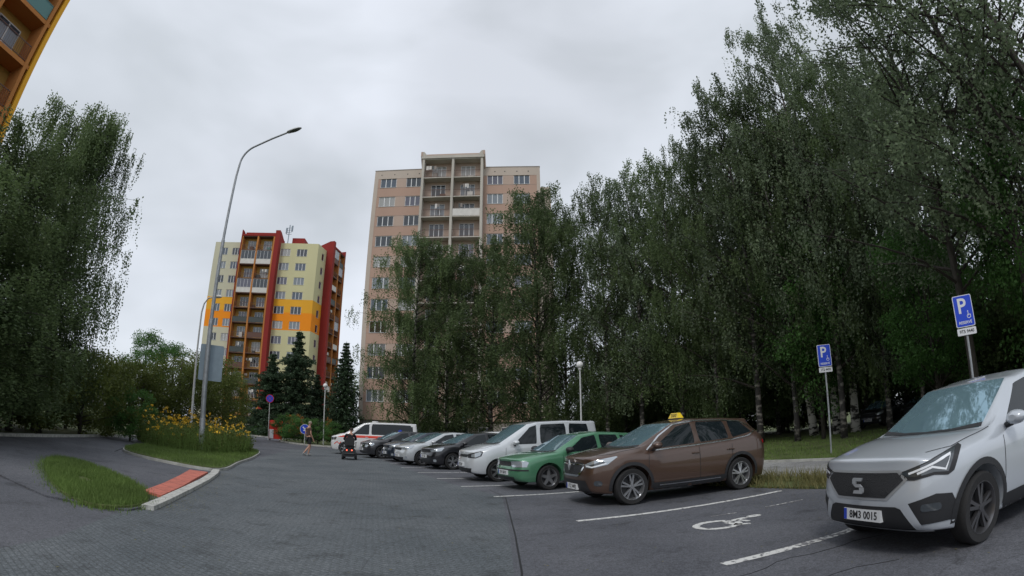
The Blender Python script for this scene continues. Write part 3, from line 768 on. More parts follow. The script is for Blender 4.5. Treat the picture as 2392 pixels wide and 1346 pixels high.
# ------------------------------------------------------------------ trees and plants
import numpy as np
def leaf_mesh(name, P, size, m, rng, droop=0.0, asp=.7, upb=None):
    """many small leaf faces at points P (one quad each)"""
    n = len(P); s = size * rng.uniform(.65, 1.35, n)
    a_ = rng.normal(size=(n, 3)); a_[:, 2] -= droop; a_ /= np.linalg.norm(a_, axis=1)[:, None]
    r_ = rng.normal(size=(n, 3)); b_ = np.cross(a_, r_); b_ /= np.linalg.norm(b_, axis=1)[:, None] + 1e-9
    A_ = a_ * s[:, None] * .5; B_ = b_ * s[:, None] * .5 * asp
    V = np.empty((n, 4, 3)); V[:, 0] = P - A_; V[:, 1] = P + B_ - A_ * .1; V[:, 2] = P + A_; V[:, 3] = P - B_ - A_ * .1
    me = bpy.data.meshes.new(name); me.vertices.add(n * 4); me.vertices.foreach_set('co', V.reshape(-1))
    me.loops.add(n * 4); me.loops.foreach_set('vertex_index', np.arange(n * 4, dtype=np.int32))
    me.polygons.add(n); me.polygons.foreach_set('loop_start', np.arange(0, n * 4, 4, dtype=np.int32))
    try: me.polygons.foreach_set('loop_total', np.full(n, 4, dtype=np.int32))
    except Exception: pass
    me.materials.append(M[m]); me.update(calc_edges=True); return me

def birch_proto(seed, H=20.0, Rc=3.6, low=.16, leaf=.105, m='birch_leaf', nl=46, weep=1.0, lean=.0, trunk_r=.17, bark='birch_bark', dens=1.0, forks=1):
    rng = np.random.default_rng(seed); pts = []; tb = MB(); bb = MB()
    def trunk_pt(t, k=0):
        return Vector((lean * t * t * H * .1 + .22 * math.sin(t * 5 + seed + k) * t + k * .9 * t * t, .2 * math.cos(t * 4.2 + seed * 2) * t + k * .5 * t * t, H * t))
    for k in range(forks):
        tp = [trunk_pt(i / 16, k) for i in range(17)]
        tb.tube(tp, [trunk_r * (1.25 if i == 0 else 1) * max(.08, (1 - i / 16.5)) ** .8 for i in range(17)], 9)
    for i in range(nl):
        t = low + (1 - low) * (i + rng.uniform(0, .9)) / nl; k = i % forks
        az_ = i * 2.39996 + rng.uniform(-.5, .5)
        prof = math.sin(math.pi * min(1, max(0, (t - low * .6) / (1.03 - low * .6))) ** .70) ** .45
        Ln = Rc * prof * rng.uniform(.65, 1.15) + .35
        p0 = trunk_pt(t, k); up = rng.uniform(.5, 1.0) * (1.2 if t > .7 else 1)
        q = [p0]; dirv = Vector((math.cos(az_), math.sin(az_), up)).normalized(); n = 7
        for j in range(n):
            dirv = (dirv + Vector((rng.normal() * .09, rng.normal() * .09, -.13 * weep * (j / n)))).normalized()
            q.append(q[-1] + dirv * Ln * 1.15 / n)
        bb.tube(q, [max(.012, .055 * (1 - t) + .03) * (1 - j / (n + 1.)) for j in range(n + 1)], 4, cap=False)
        for j in range(2, n + 1):
            for c_ in range(2):
                d2 = Vector((rng.normal(), rng.normal(), rng.normal() * .35 + .1)).normalized()
                L2 = rng.uniform(.35, 1.0) * (.45 + .55 * prof)
                for s_ in range(int(4 * dens) + 1):
                    st = q[j] + d2 * L2 * rng.uniform(.1, 1.0) + Vector(rng.normal(size=3) * .10)
                    ln = rng.uniform(.35, 1.55) * weep * (1.15 - .35 * t); m_ = int(5 + ln * 5.5)
                    sw = rng.normal(size=2) * .10
                    for z in range(m_):
                        f_ = z / m_
                        pts.append((st.x + sw[0] * f_ * ln + rng.normal() * .05, st.y + sw[1] * f_ * ln + rng.normal() * .05, st.z - f_ * ln + rng.normal() * .03 + .1))
    pts = np.array(pts); pts = pts[pts[:, 2] > 1.2]
    tm = tb.mesh('trunk', bark, True); bm2 = bb.mesh('branches', 'twig')
    lm = leaf_mesh('crown', pts, leaf, m, rng, droop=.9)
    return (tm, lm, bm2)
def round_proto(seed, H, Rx, m, low=.05, leaf=.12, n=9000, clumps=60, trunk_r=.12, zflat=1.0, bark='bark_dark'):
    """bushy broad-leaved crown made of leaf clumps"""
    rng = np.random.default_rng(seed); pts = []; tb = MB(); bb = MB()
    tb.tube([(0, 0, -.1), (.05, 0, H * .3), (0, .08, H * .7), (.05, 0, H * .92)], [trunk_r * 1.2, trunk_r, trunk_r * .6, .02], 8)
    zc = H * (low + (1 - low) / 2); hz = H * (1 - low) / 2
    for c_ in range(clumps):
        u = rng.normal(size=3); u /= np.linalg.norm(u); r_ = rng.uniform(.35, 1.0) ** .5
        lump = 1 + .22 * math.sin(u[0] * 4 + seed) * math.cos(u[1] * 5 + seed)
        ce = np.array([u[0] * Rx * r_ * lump * .86, u[1] * Rx * r_ * lump * .86, zc + u[2] * hz * r_ * lump * .88])
        rad = rng.uniform(.12, .24) * min(Rx, hz) * 1.15
        k = int(n / clumps); g_ = rng.normal(size=(k, 3)); g_ /= np.linalg.norm(g_, axis=1)[:, None]
        g_ *= (rng.uniform(0, 1, k) ** .45)[:, None] * rad * np.array([1.25, 1.25, .85])
        pts.append(ce + g_)
        if c_ % 3 == 0: bb.tube([(0, 0, max(.1, ce[2] * .55)), tuple(ce)], [trunk_r * .3, .012], 4, cap=False)
    pts = np.concatenate(pts); pts = pts[pts[:, 2] > .02]
    return (tb.mesh('trunk', bark, True), leaf_mesh('crown', pts, leaf, m, rng, droop=.2), bb.mesh('branches', 'twig'))
def conifer_proto(seed, H, Rb, m='needle', leaf=.22, gap=1.0, low=.06, bumpy=.2):
    rng = np.random.default_rng(seed); pts = []; tb = MB(); bb = MB()
    tb.tube([(0, 0, -.1), (0, 0, H * .5), (0, 0, H)], [.2, .12, .02], 8)
    nt_ = int(H * 2.6 / gap)
    for i in range(nt_):
        t = low + (1 - low) * i / nt_; z = H * t; rr = Rb * (1 - t) ** .8 * (1 + rng.normal() * bumpy * .4) + .12
        nb = int(8 + 4 * (1 - t)); ph = rng.uniform(0, 6)
        for k in range(nb):
            a_ = ph + 2 * math.pi * k / nb + rng.normal() * .12; L = rr * rng.uniform(.75, 1.1)
            bb.tube([(0, 0, z), (math.cos(a_) * L, math.sin(a_) * L, z - .12 * L + .05)], [.03, .008], 4, cap=False)
            m_ = int(12 + L * 34)
            f_ = rng.uniform(.1, 1, m_)
            px = math.cos(a_) * L * f_ + rng.normal(size=m_) * .13 * (1.2 - f_ * .6) * (.5 + L * .35)
            py = math.sin(a_) * L * f_ + rng.normal(size=m_) * .13 * (1.2 - f_ * .6) * (.5 + L * .35)
            pz = z - .12 * L * f_ - rng.uniform(0, .28, m_) * (.5 + .3 * L) + .08
            pts.append(np.stack([px, py, pz], 1))
    pts = np.concatenate(pts); pts = pts[pts[:, 2] > .05]
    return (tb.mesh('trunk', 'bark_dark', True), leaf_mesh('crown', pts, leaf, m, rng, asp=.35), bb.mesh('branches', 'twig'))
def plant(proto, name, x, y, z, s, sz, rot, label, cat, group=None, lean=(0, 0)):
    o = empty(name, (x, y, z)); o.scale = (s, s, sz); o.rotation_euler = (lean[0], lean[1], rot)
    tag(o, label, cat, group)
    for nm, me in zip(('trunk', 'crown', 'branches'), proto): mesh_obj(nm, me, o)
    return o
def pol(az_, dist): return dist * math.sin(R(az_)), dist * math.cos(R(az_))

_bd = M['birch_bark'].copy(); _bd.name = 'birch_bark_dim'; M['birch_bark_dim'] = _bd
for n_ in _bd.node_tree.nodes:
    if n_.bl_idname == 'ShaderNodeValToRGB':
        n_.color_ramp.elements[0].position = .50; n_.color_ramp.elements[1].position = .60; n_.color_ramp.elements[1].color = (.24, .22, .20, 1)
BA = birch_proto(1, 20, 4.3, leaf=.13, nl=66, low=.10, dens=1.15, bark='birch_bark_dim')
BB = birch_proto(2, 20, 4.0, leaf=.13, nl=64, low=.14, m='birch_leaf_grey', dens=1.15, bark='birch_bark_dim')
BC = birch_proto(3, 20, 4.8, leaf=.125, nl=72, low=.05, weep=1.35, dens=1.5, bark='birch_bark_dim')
BD = birch_proto(4, 20, 4.8, leaf=.105, nl=64, low=.22, weep=.85, dens=1.0, m='birch_leaf_grey', bark='bark_dark')     # airy, near ones
BE = birch_proto(9, 16, 4.2, leaf=.12, nl=66, low=.03, weep=2.0, dens=1.6, forks=2, bark='bark_dark')    # long weeping curtains
GR = round_proto(5, 12, 3.8, 'green_leaf', leaf=.15, n=17000, clumps=95, low=.12)
OL = round_proto(6, 8, 4.2, 'olive_leaf', leaf=.15, n=15000, clumps=90, low=.02)
DK = round_proto(7, 10, 5.0, 'birch_leaf', leaf=.17, n=17000, clumps=90, low=.0)
HB = round_proto(8, 2.2, 1.5, 'green_leaf', leaf=.07, n=7000, clumps=50, low=.0, trunk_r=.04)
HO = round_proto(12, 2.2, 1.2, 'orange_leaf', leaf=.07, n=3000, clumps=36, low=.0, trunk_r=.03)
SP = conifer_proto(10, 12, 3.0, leaf=.34)
PN = conifer_proto(11, 12, 3.6, gap=.95, bumpy=1.1, leaf=.36)
UB = round_proto(15, 6, 4.8, 'olive_leaf', leaf=.17, n=15000, clumps=90, low=.0)

G1 = 'birches in the grove right of the parking bays'
G2 = 'birches in front of the beige tower'
def grove():
    rows = [
     # az, dist, height, proto, width, label
     (-10.9, 40.5, 16.6, BC, 1.0, 'shorter weeping birch, leftmost before the beige tower, covering its lower left windows', G2),
     (-7.2, 42.0, 16.0, BC, 1.25, 'low weeping birch in front of the balcony column of the beige tower', G2),
     (-2.4, 41.0, 16.6, BA, 1.35, 'birch before the right wing of the beige tower, behind the white van', G2),
     (2.9, 38.0, 19.6, BC, 1.0, 'taller birch covering the right hand corner of the beige tower', G2),
     (6.0, 38.5, 17.9, BC, .72, 'birch just right of the beige tower with a notch of sky to its right', G2),
     (10.4, 36.0, 18.9, BA, .80, 'birch right of the sky notch, above the ball lamp', G1),
     (14.2, 35.0, 19.3, BB, .95, 'rounded birch second right of the sky notch', G1),
     (18.6, 33.0, 19.0, BA, .85, 'birch above the roof of the taxi', G1),
     (22.6, 31.0, 18.9, BC, .72, 'slender birch on the rising part of the skyline', G1),
     (27.0, 28.5, 20.8, BB, .90, 'tall birch above the rear of the brown taxi', G1),
     (31.0, 27.0, 20.0, BA, .80, 'birch left of the highest pointed top', G1),
     (36.0, 25.5, 23.0, BB, .72, 'birch with the highest pointed top in the middle of the grove', G1),
     (41.0, 26.0, 19.6, BA, .75, 'birch behind the nearer reserved parking sign with a broad top', G1),
     (44.8, 26.0, 18.0, BB, .75, 'birch left of the tallest crown at the right', G1),
     (50.5, 18.5, 19.5, BD, .95, 'airy birch whose crown leaves the top of the picture', G1),
     (57.5, 16.5, 20.5, BD, 1.05, 'airy near birch with bare dark limbs against the sky above the silver car', G1),
     (65.0, 15.5, 20.0, BD, 1.0, 'birch at the right edge of the picture', G1),
     (54.0, 27.0, 17.5, BA, .85, 'birch behind the two airy crowns at the right', G1),
     (61.5, 25.0, 15.0, BC, .85, 'second row birch near the right edge', G1),
    ]
    for i, (az_, d_, h_, pr, wd, lab, gp) in enumerate(rows):
        x, y = pol(az_, d_); n_ = x * NR.x + y * NR.y
        z = lawn_z(n_) if n_ > 13.62 else 0
        plant(pr, 'birch_tree', x, y, z - .05, h_ / 20 * wd * 1.12, (h_ - z) / 20, i * 1.7, lab, 'birch tree', gp)
    # bare lower trunks standing at the front of the lawn
    for i, (az_, d_, lean, lab) in enumerate([(32.8, 30.0, -.10, 'pale birch trunk leaning left, left of the nearer parking sign'), (35.3, 29.5, .035, 'patchy black and white birch trunk right behind the nearer parking sign'), (37.3, 29.0, -.01, 'straight white birch trunk right of the nearer parking sign')]):
        x, y = pol(az_, d_)
        plant(BT[i % 2], 'birch_tree', x, y, lawn_at(x, y) - .05, 1, 1, i * 2.1, lab, 'birch tree', G1, lean=(0, lean))
BT = [birch_proto(21, 18, 2.6, low=.52, nl=26, m='birch_leaf_grey', trunk_r=.24), birch_proto(22, 19, 2.6, low=.55, nl=26, trunk_r=.22)]
grove()
G6 = 'second rank of birches deeper in the grove'
for i, (az_, d_, h_, w_, pr, lab) in enumerate([(12.4, 45, 18.5, 1.0, BC, 'above the ball lamp'), (16.6, 43, 19.0, 1.0, BA, 'above the green car'), (20.8, 41, 18.0, 1.0, BC, 'left of the taxi sign, high up'), (25.0, 38, 18.5, 1.0, BA, 'above the back of the taxi'),
        (29.0, 37, 20.0, .9, BC, 'left of the leaning trunk'), (33.6, 36, 22.0, .85, BB, 'above the nearer parking sign'), (38.6, 36, 21.0, .85, BC, 'right of the nearer parking sign'), (43.0, 35, 21.0, 1.0, BA, 'above the dark parked cars'), (47.4, 32, 21.0, 1.0, BC, 'left of the farther parking sign')]):
    x, y = pol(az_, d_); plant(pr, 'birch_tree', x, y, lawn_at(x, y) - .05, h_ / 20 * w_, h_ / 20, i * 2.3 + .8, 'birch in the second rank, ' + lab, 'birch tree', G6)
# darker second rank and undergrowth behind the grove
G3 = 'dark bushy trees behind the birch grove'
for i, az_ in enumerate((9.5, 13.5, 17.5, 21.5, 25.5, 29.5, 33.5, 38.5, 43, 48, 53, 58, 63, 68)):
    x, y = pol(az_, (58, 52, 50, 47, 45, 44, 45, 47, 46, 42, 34, 31, 29, 27)[i])
    plant(UB, 'shrub', x, y, lawn_at(x, y) - .3, .95 + .12 * (i % 3), .75 + .12 * (i % 4), i * .9, 'dark low shrub under the grove, ' + ('behind the ball lamp', 'behind the white van', 'behind the green car', 'left of the taxi sign', 'behind the taxi sign', 'behind the taxi roof', 'behind the leaning birch trunk', 'behind the nearer parking sign', 'behind the dark parked cars', 'left of the silver car roof', 'behind the farther parking sign', 'right of the farther parking sign', 'above the silver car mirror', 'at the right edge')[i], 'shrub', 'shrubs under the birch grove')
labs = ['left end of the dark undergrowth behind the ball lamp', 'behind the roof of the green car', 'behind the taxi sign', 'above the rear window of the taxi', 'behind the leaning birch trunk', 'between the leaning trunk and the nearer parking sign', 'behind the dark cars parked beyond the lawn', 'left of the silver car roof', 'behind the farther parking sign', 'right of the farther parking sign', 'at the right edge above the silver car', 'high dark crown behind the pointed birch', 'high dark crown left of the tallest birch']
for i, (az_, d_, h_, w_) in enumerate([(10.5, 54, 6, 1.0), (15.5, 50, 10, 1.3), (20.5, 46, 10, 1.3), (25.0, 44, 11, 1.3), (29.5, 42, 11, 1.3), (34, 42, 12, 1.3), (39, 43, 12, 1.4), (44.5, 38, 11, 1.3), (50, 34, 7, 1.1), (55.5, 30, 8, 1.1), (62, 27, 8, 1.1), (30, 40, 17, 1.0), (41, 40, 16, 1.0)]):
    x, y = pol(az_, d_)
    plant(DK, 'leafy_tree', x, y, lawn_at(x, y) - .1, w_, h_ / 10, i * 1.3, 'dense dark tree, ' + labs[i], 'tree', G3)
for i, (az_, d_, h_, w_, lab) in enumerate([(33.8, 26.5, 11.5, .8, 'brighter green young tree among the trunks right of the taxi'), (46.5, 22.5, 9.0, .75, 'bright green sapling hanging low left of the farther parking sign'), (59.5, 17.0, 11.0, .7, 'bright green leafy tree at the right edge'), (66.5, 20.0, 10.0, .8, 'green tree in the right corner above the silver car')]):
    x, y = pol(az_, d_)
    plant(GR, 'leafy_tree', x, y, lawn_at(x, y) - .1, w_, h_ / 12, i * 1.9, lab, 'tree', 'bright green trees in the grove')
# left side of the picture
G4 = 'weeping birches beyond the side road'
for i, (az_, d_, h_, w_, pr, lab) in enumerate([(-51.3, 23.0, 12.6, .60, BE, 'weeping birch with long hanging curtains against the sky at the left'),
        (-54.5, 21.5, 12.4, .75, BE, 'second weeping birch from the left sky edge'), (-59, 19.5, 9.6, .9, BE, 'weeping birch in front of the near block of flats'),
        (-63.0, 17.0, 7.0, 1.0, BE, 'weeping birch at the left edge of the picture'), (-68.5, 16.5, 7.0, 1.0, BE, 'outermost weeping birch at the left edge')]):
    x, y = pol(az_, d_); plant(pr, 'birch_tree', x, y, 0, w_, h_ / 16, i * 1.1 + .4, lab, 'birch tree', G4)
G5 = 'trees in the middle distance on the left'
for i, (az_, d_, h_, w_, pr, nm, lab) in enumerate([
        (-40.6, 52.0, 9.6, .85, GR, 'leafy_tree', 'loose dark green tree left of the lamp posts'), (-37.4, 55.0, 9.2, .9, GR, 'leafy_tree', 'dark green tree behind the thin lamp post'),
        (-44.2, 40.0, 5.2, 1.0, OL, 'leafy_tree', 'low olive tree at the foot of the weeping birches'), (-40.5, 38.0, 5.0, 1.0, OL, 'leafy_tree', 'broad olive bush right of the weeping birches'),
        (-36.5, 40.0, 6.0, .95, OL, 'leafy_tree', 'olive tree behind the back of the road sign'), (-33.4, 42.0, 6.9, .80, OL, 'leafy_tree', 'olive tree before the left edge of the cream tower'),
        (-31.0, 46.0, 5.9, .55, OL, 'leafy_tree', 'small olive tree before the balconies of the cream tower'),
        (-48.5, 30.0, 3.6, .7, OL, 'leafy_tree', 'low bush in the shade of the weeping birches')]):
    x, y = pol(az_, d_); plant(pr, nm, x, y, 0, w_, h_ / (12 if pr is GR else 8), i * 2.3, lab, 'tree', G5)
for i, (az_, d_, lab) in enumerate([(-47, 26, 'dark shrub under the weeping birches, right end'), (-52, 24, 'dark shrub under the middle of the weeping birches'), (-58, 22, 'dark shrub under the weeping birches before the near block'), (-64, 20, 'dark shrub at the left edge under the weeping birches')]):
    x, y = pol(az_, d_); plant(UB, 'shrub', x, y, -.3, .75, .72, i * 1.4, lab, 'shrub', 'shrubs under the weeping birches')
x, y = pol(-41.6, 25.5); plant(HB, 'round_bush', x, y, 0, 1.05, 1.15, 0, 'round deep green bush on the far side of the side road', 'bush')
for az_, d_, h_, w_, pr, lab in [(-26.6, 62, 9.8, .95, PN, 'ragged pine left of its taller neighbour before the cream tower'), (-23.9, 61, 12.6, .95, PN, 'tallest ragged pine before the cream tower'), (-21.6, 64, 8.0, .75, PN, 'small pine before the dark red wall of the cream tower'),
        (-18.6, 60, 11.6, .95, SP, 'dark pointed spruce between the two tower blocks')]:
    x, y = pol(az_, d_); plant(pr, 'conifer_tree', x, y, 0, w_, h_ / 12, az_, lab, 'conifer', 'conifers between the tower blocks')
for i, (az_, d_, s_, sz, pr, lab) in enumerate([(-24.7, 45.5, 1.1, 1.15, HB, 'clipped green bush right beside the red bin'), (-23.0, 44.0, 1.15, 1.0, HB, 'green bush behind the keep right sign'), (-21.3, 43.5, 1.1, 1.0, HB, 'green bush behind the walking person'),
        (-19.8, 45.5, .8, .9, HB, 'green bush beside the nose of the ambulance'), (-23.8, 50.0, 1.0, 1.3, HO, 'orange leaved shrub behind the hedge'), (-20.2, 47.0, .35, 1.2, HO, 'narrow orange shrub left of the ambulance'), (-27.4, 60.0, 1.0, .6, HB, 'low bush at the foot of the cream tower')]):
    x, y = pol(az_, d_); plant(pr, 'bush', x, y, .05, s_, sz, i * 1.9, lab, 'bush', 'bushes on the traffic island')

# blades of grass, weeds and flowers: nobody could count them
def blades(name, pts, hmin, hmax, wd, m, label, cat, lean=.35, seed=1):
    rng = np.random.default_rng(seed); n = len(pts); P = np.array(pts)
    h_ = rng.uniform(hmin, hmax, n); a_ = rng.uniform(0, 2 * math.pi, n); w_ = wd * rng.uniform(.6, 1.3, n)
    dx, dy = np.cos(a_), np.sin(a_); lx, ly = rng.normal(size=n) * lean * h_, rng.normal(size=n) * lean * h_
    V = np.empty((n, 3, 3)); V[:, 0] = P; V[:, 1] = P; V[:, 2] = P
    V[:, 0, 0] -= dx * w_; V[:, 0, 1] -= dy * w_; V[:, 1, 0] += dx * w_; V[:, 1, 1] += dy * w_
    V[:, 2, 0] += lx; V[:, 2, 1] += ly; V[:, 2, 2] += h_
    me = bpy.data.meshes.new(name); me.vertices.add(n * 3); me.vertices.foreach_set('co', V.reshape(-1))
    me.loops.add(n * 3); me.loops.foreach_set('vertex_index', np.arange(n * 3, dtype=np.int32))
    me.polygons.add(n); me.polygons.foreach_set('loop_start', np.arange(0, n * 3, 3, dtype=np.int32))
    try: me.polygons.foreach_set('loop_total', np.full(n, 3, dtype=np.int32))
    except Exception: pass
    me.materials.append(M[m]); me.update(calc_edges=True)
    o = mesh_obj(name, me); tag(o, label, cat, kind='stuff'); return o
def inside(p, poly):
    c_ = False; j = len(poly) - 1
    for i in range(len(poly)):
        (xi, yi), (xj, yj) = poly[i], poly[j]
        if (yi > p[1]) != (yj > p[1]) and p[0] < (xj - xi) * (p[1] - yi) / (yj - yi + 1e-12) + xi: c_ = not c_
        j = i
    return c_
def scatter(poly, n, z, seed):
    rg = random.Random(seed); xs = [p[0] for p in poly]; ys = [p[1] for p in poly]; o = []
    while len(o) < n:
        p = (rg.uniform(min(xs), max(xs)), rg.uniform(min(ys), max(ys)))
        if inside(p, poly): o.append((p[0], p[1], z))
    return o
_ng = []
rg = random.Random(31)
while len(_ng) < 30000:
    x, y = rg.uniform(-11.2, -5.0), rg.uniform(5.2, 10.0)
    jx, jy = rg.gauss(0, .13), rg.gauss(0, .13)
    if inside((x + jx, y + jy), isl_near) and noise.noise(Vector((x * 1.3, y * 1.3, 7))) > -.42: _ng.append((x, y, .05 if inside((x, y), isl_near) else .0))
blades('bed_grass', _ng, .03, .13, .007, 'grass_blade', 'short mown grass in the near bed left of the red tactile paving', 'grass', seed=1)
blades('bed_grass', scatter(isl_far, 30000, .09, 2), .04, .14, .008, 'grass_blade', 'grass in the far bed around the tall lamp post', 'grass', seed=2)
rg = random.Random(5)
wp = []
for i in range(30000):
    s_ = rg.uniform(-4, 30); n_ = 8.62 + abs(rg.gauss(.8, .55)); n_ = min(n_, 10.45); x, y = sn(s_, n_)
    if noise.noise(Vector((x * .8, y * .8, 3))) + rg.uniform(-.3, .5) > -.1: wp.append((x, y, .01))
blades('weeds', wp, .05, .34, .012, 'weed_blade', 'dry yellowish weeds along the end of the parking bays', 'weeds', lean=.4, seed=3)
lp = []
for i in range(60000):
    n_ = 13.64 + 11 * rg.random() ** 1.6; s_ = rg.uniform(-8, 40); x, y = sn(s_, n_); lp.append((x, y, lawn_z(n_) + .05 * noise.noise(Vector((x * .3, y * .3, 0))) - .01))
blades('lawn_grass', lp, .04, .13, .013, 'grass_blade', 'green lawn grass behind the walkway', 'grass', seed=4)
# tall flower bed round the foot of the lamp post
fb = smooth_poly([(-17.8, 20.6), (-14.2, 17.6), (-11.9, 17.6), (-11.4, 20.0), (-12.6, 23.2), (-15.6, 24.8), (-18.4, 23.2)])
fp = scatter(fb, 11000, .08, 9)
blades('flower_stems', fp, .2, 1.15, .012, 'grass_blade', 'tall green stems of the flower bed around the lamp post', 'plants', lean=.12, seed=9)
def bed_h(x, y): return .75 + .9 * noise.noise(Vector((x * .55, y * .55, 1.5)))
fl = [(x + rg.gauss(0, .05), y + rg.gauss(0, .05), min(1.75, max(.45, bed_h(x, y) + rg.gauss(.42, .2)))) for x, y, z in scatter(fb, 210, 0, 10)]
P_ = []
for c_ in fl:
    for k in range(9): P_.append((c_[0] + rg.gauss(0, .045), c_[1] + rg.gauss(0, .045), c_[2] + rg.gauss(0, .03)))
me = leaf_mesh('flower_heads', np.array(P_), .085, 'flower_yellow', np.random.default_rng(3), asp=.8)
tag(mesh_obj('flower_heads', me), 'yellow flower heads above the stems around the lamp post', 'flowers', kind='stuff')
P_ = [(x + rg.gauss(0, .12), y + rg.gauss(0, .12), rg.uniform(.12, max(.3, bed_h(x, y) + .35))) for x, y, z in scatter(fb, 13000, 0, 12)]
me = leaf_mesh('flower_leaves', np.array(P_), .085, 'olive_leaf', np.random.default_rng(4))
tag(mesh_obj('flower_leaves', me), 'green leaves of the flower bed around the lamp post', 'plants', kind='stuff')

# small fallen leaves and grit lying along the edges of the asphalt
rg = random.Random(77); P_ = []
for i in range(2600):
    s_ = rg.uniform(-4, 30); n_ = 8.7 - abs(rg.gauss(0, 1.1)); x, y = sn(s_, n_); P_.append((x, y, .012))
for i in range(900):
    t = rg.random(); x = -5.2 - 2.8 * t + rg.gauss(.25, .25); y = 6.3 + 6.4 * t + rg.gauss(0, .2); P_.append((x, y, .014))
for i in range(900):
    x, y = rg.uniform(-9, 6), rg.uniform(2.5, 22); P_.append((x, y, .012))
me = leaf_mesh('fallen_leaves', np.array(P_), .035, 'weed_blade', np.random.default_rng(8)); 
v_ = np.empty(len(me.vertices) * 3); me.vertices.foreach_get('co', v_); v_ = v_.reshape(-1, 3); v_[:, 2] = .010 + np.abs(v_[:, 2] - .012) * .25; me.vertices.foreach_set('co', v_.reshape(-1))
tag(mesh_obj('fallen_leaves', me), 'small yellowed leaves scattered along the edges of the asphalt', 'leaves', kind='stuff')
# ------------------------------------------------------------------ street furniture
def disc(b, c, r_, th, n, mi=0, z=0):
    """disc in the local XZ plane, thickness along Y"""
    vs = [(c[0] + r_ * math.cos(2 * math.pi * i / n), c[1], c[2] + r_ * math.sin(2 * math.pi * i / n)) for i in range(n)]
    vs += [(v[0], v[1] + th, v[2]) for v in vs]
    b.add(vs, [tuple(range(n)), tuple(range(2 * n - 1, n - 1, -1))] + [(i, n + i, n + (i + 1) % n, (i + 1) % n) for i in range(n)], mi)
def rrect(x0, x1, z0, z1, r_, n=5):
    o = []
    for cx, cz, a0 in ((x1 - r_, z1 - r_, 0), (x0 + r_, z1 - r_, 90), (x0 + r_, z0 + r_, 180), (x1 - r_, z0 + r_, 270)):
        for k in range(n + 1): q = R(a0 + 90 * k / n); o.append((cx + r_ * math.cos(q), cz + r_ * math.sin(q)))
    return o
def plate_xz(b, poly, y0, y1, mi=0):
    n = len(poly); b.add([(p[0], y0, p[1]) for p in poly] + [(p[0], y1, p[1]) for p in poly],
        [tuple(range(n)), tuple(range(2 * n - 1, n - 1, -1))] + [(i, n + i, n + (i + 1) % n, (i + 1) % n) for i in range(n)], mi)
# tall street lamp with its long arm and the back of a road sign
def tall_lamp():
    root = empty('street_lamp', (-12.38, 18.44, .08)); tag(root, 'tall grey street lamp in the flower bed with a long arm reaching right', 'street lamp')
    part('base', lambda b: b.lathe([(.17, -.1), (.17, .12), (.13, .16), (.125, 1.3), (.105, 1.36)], 16), 'galvanised', root, True)
    part('pole', lambda b: b.tube([(0, 0, 1.3), (0, 0, 5.4), (0, 0, 5.42), (0, 0, 8.9), (0, 0, 8.92), (.02, 0, 12.0)], [.105, .1, .08, .078, .06, .052], 14), 'galvanised', root, True)
    def arm(b):
        pts = [(.02, 0, 12.0), (.06, 0, 12.6)]
        for k in range(9):
            q = R(90 - 66 * k / 8); pts.append((.06 + 1.0 * (math.sin(R(90)) - math.sin(q)) * 0 + .95 * (1 - math.sin(q)) * 1.0, 0, 12.6 + .95 * math.cos(q)))
        x1, z1 = pts[-1][0], pts[-1][2]
        pts += [(x1 + .9, 0, z1 + .36), (x1 + 1.6, 0, z1 + .60)]
        b.tube(pts, [.05] * 3 + [.045] * (len(pts) - 3), 10)
        return pts[-1]
    bb_ = MB(); e = arm(bb_); bb_.build('arm', 'galvanised', root, True)
    hd = empty('lamp_head', (e[0], 0, e[2])); hd.parent = root; hd.rotation_euler = (R(8), R(-16), 0)
    def shell(b):
        n = 20; rings = [(0, .03), (.02, .09), (.10, .135), (.4, .155), (.62, .12), (.72, .05), (.74, .01)]; vs = []; fs = []
        for x_, r_ in rings:
            for k in range(n):
                q = 2 * math.pi * k / n; zz = math.sin(q) * r_ * .62
                vs.append((x_, math.cos(q) * r_, zz if zz > 0 else zz * .28))
        for i in range(len(rings) - 1):
            for k in range(n): fs.append((i * n + k, i * n + (k + 1) % n, (i + 1) * n + (k + 1) % n, (i + 1) * n + k))
        fs += [tuple(range(n)), tuple((len(rings) - 1) * n + k for k in range(n - 1, -1, -1))]; b.add(vs, fs)
    part('housing', shell, 'light_post', hd, True)
    part('lens', lambda b: b.add([(.40 + .26 * math.cos(q), .115 * math.sin(q), -.042) for q in [2 * math.pi * i / 18 for i in range(18)]] + [(.40 + .2 * math.cos(q), .08 * math.sin(q), -.062) for q in [2 * math.pi * i / 18 for i in range(18)]],
        [(i, (i + 1) % 18, 18 + (i + 1) % 18, 18 + i) for i in range(18)] + [tuple(range(18, 36))]), 'lamp_glass', hd)
    s = empty('road_sign', (-12.28, 18.62, 3.72), R(34)); tag(s, 'grey back of a large rectangular road sign clamped to the tall street lamp', 'road sign')
    bb_ = MB(); plate_xz(bb_, rrect(-.5, .5, -.74, .74, .06), -.015, .015); bb_.build('sign_plate', 'sign_back', s)
    for z in (.5, 0, -.5):
        part('clamp_rail', lambda b: (b.box(-.36, .36, .016, .045, z - .02, z + .02), b.box(-.13, .13, .046, .30, z - .018, z + .018)), 'dark_metal', s)
    return root
tall_lamp()
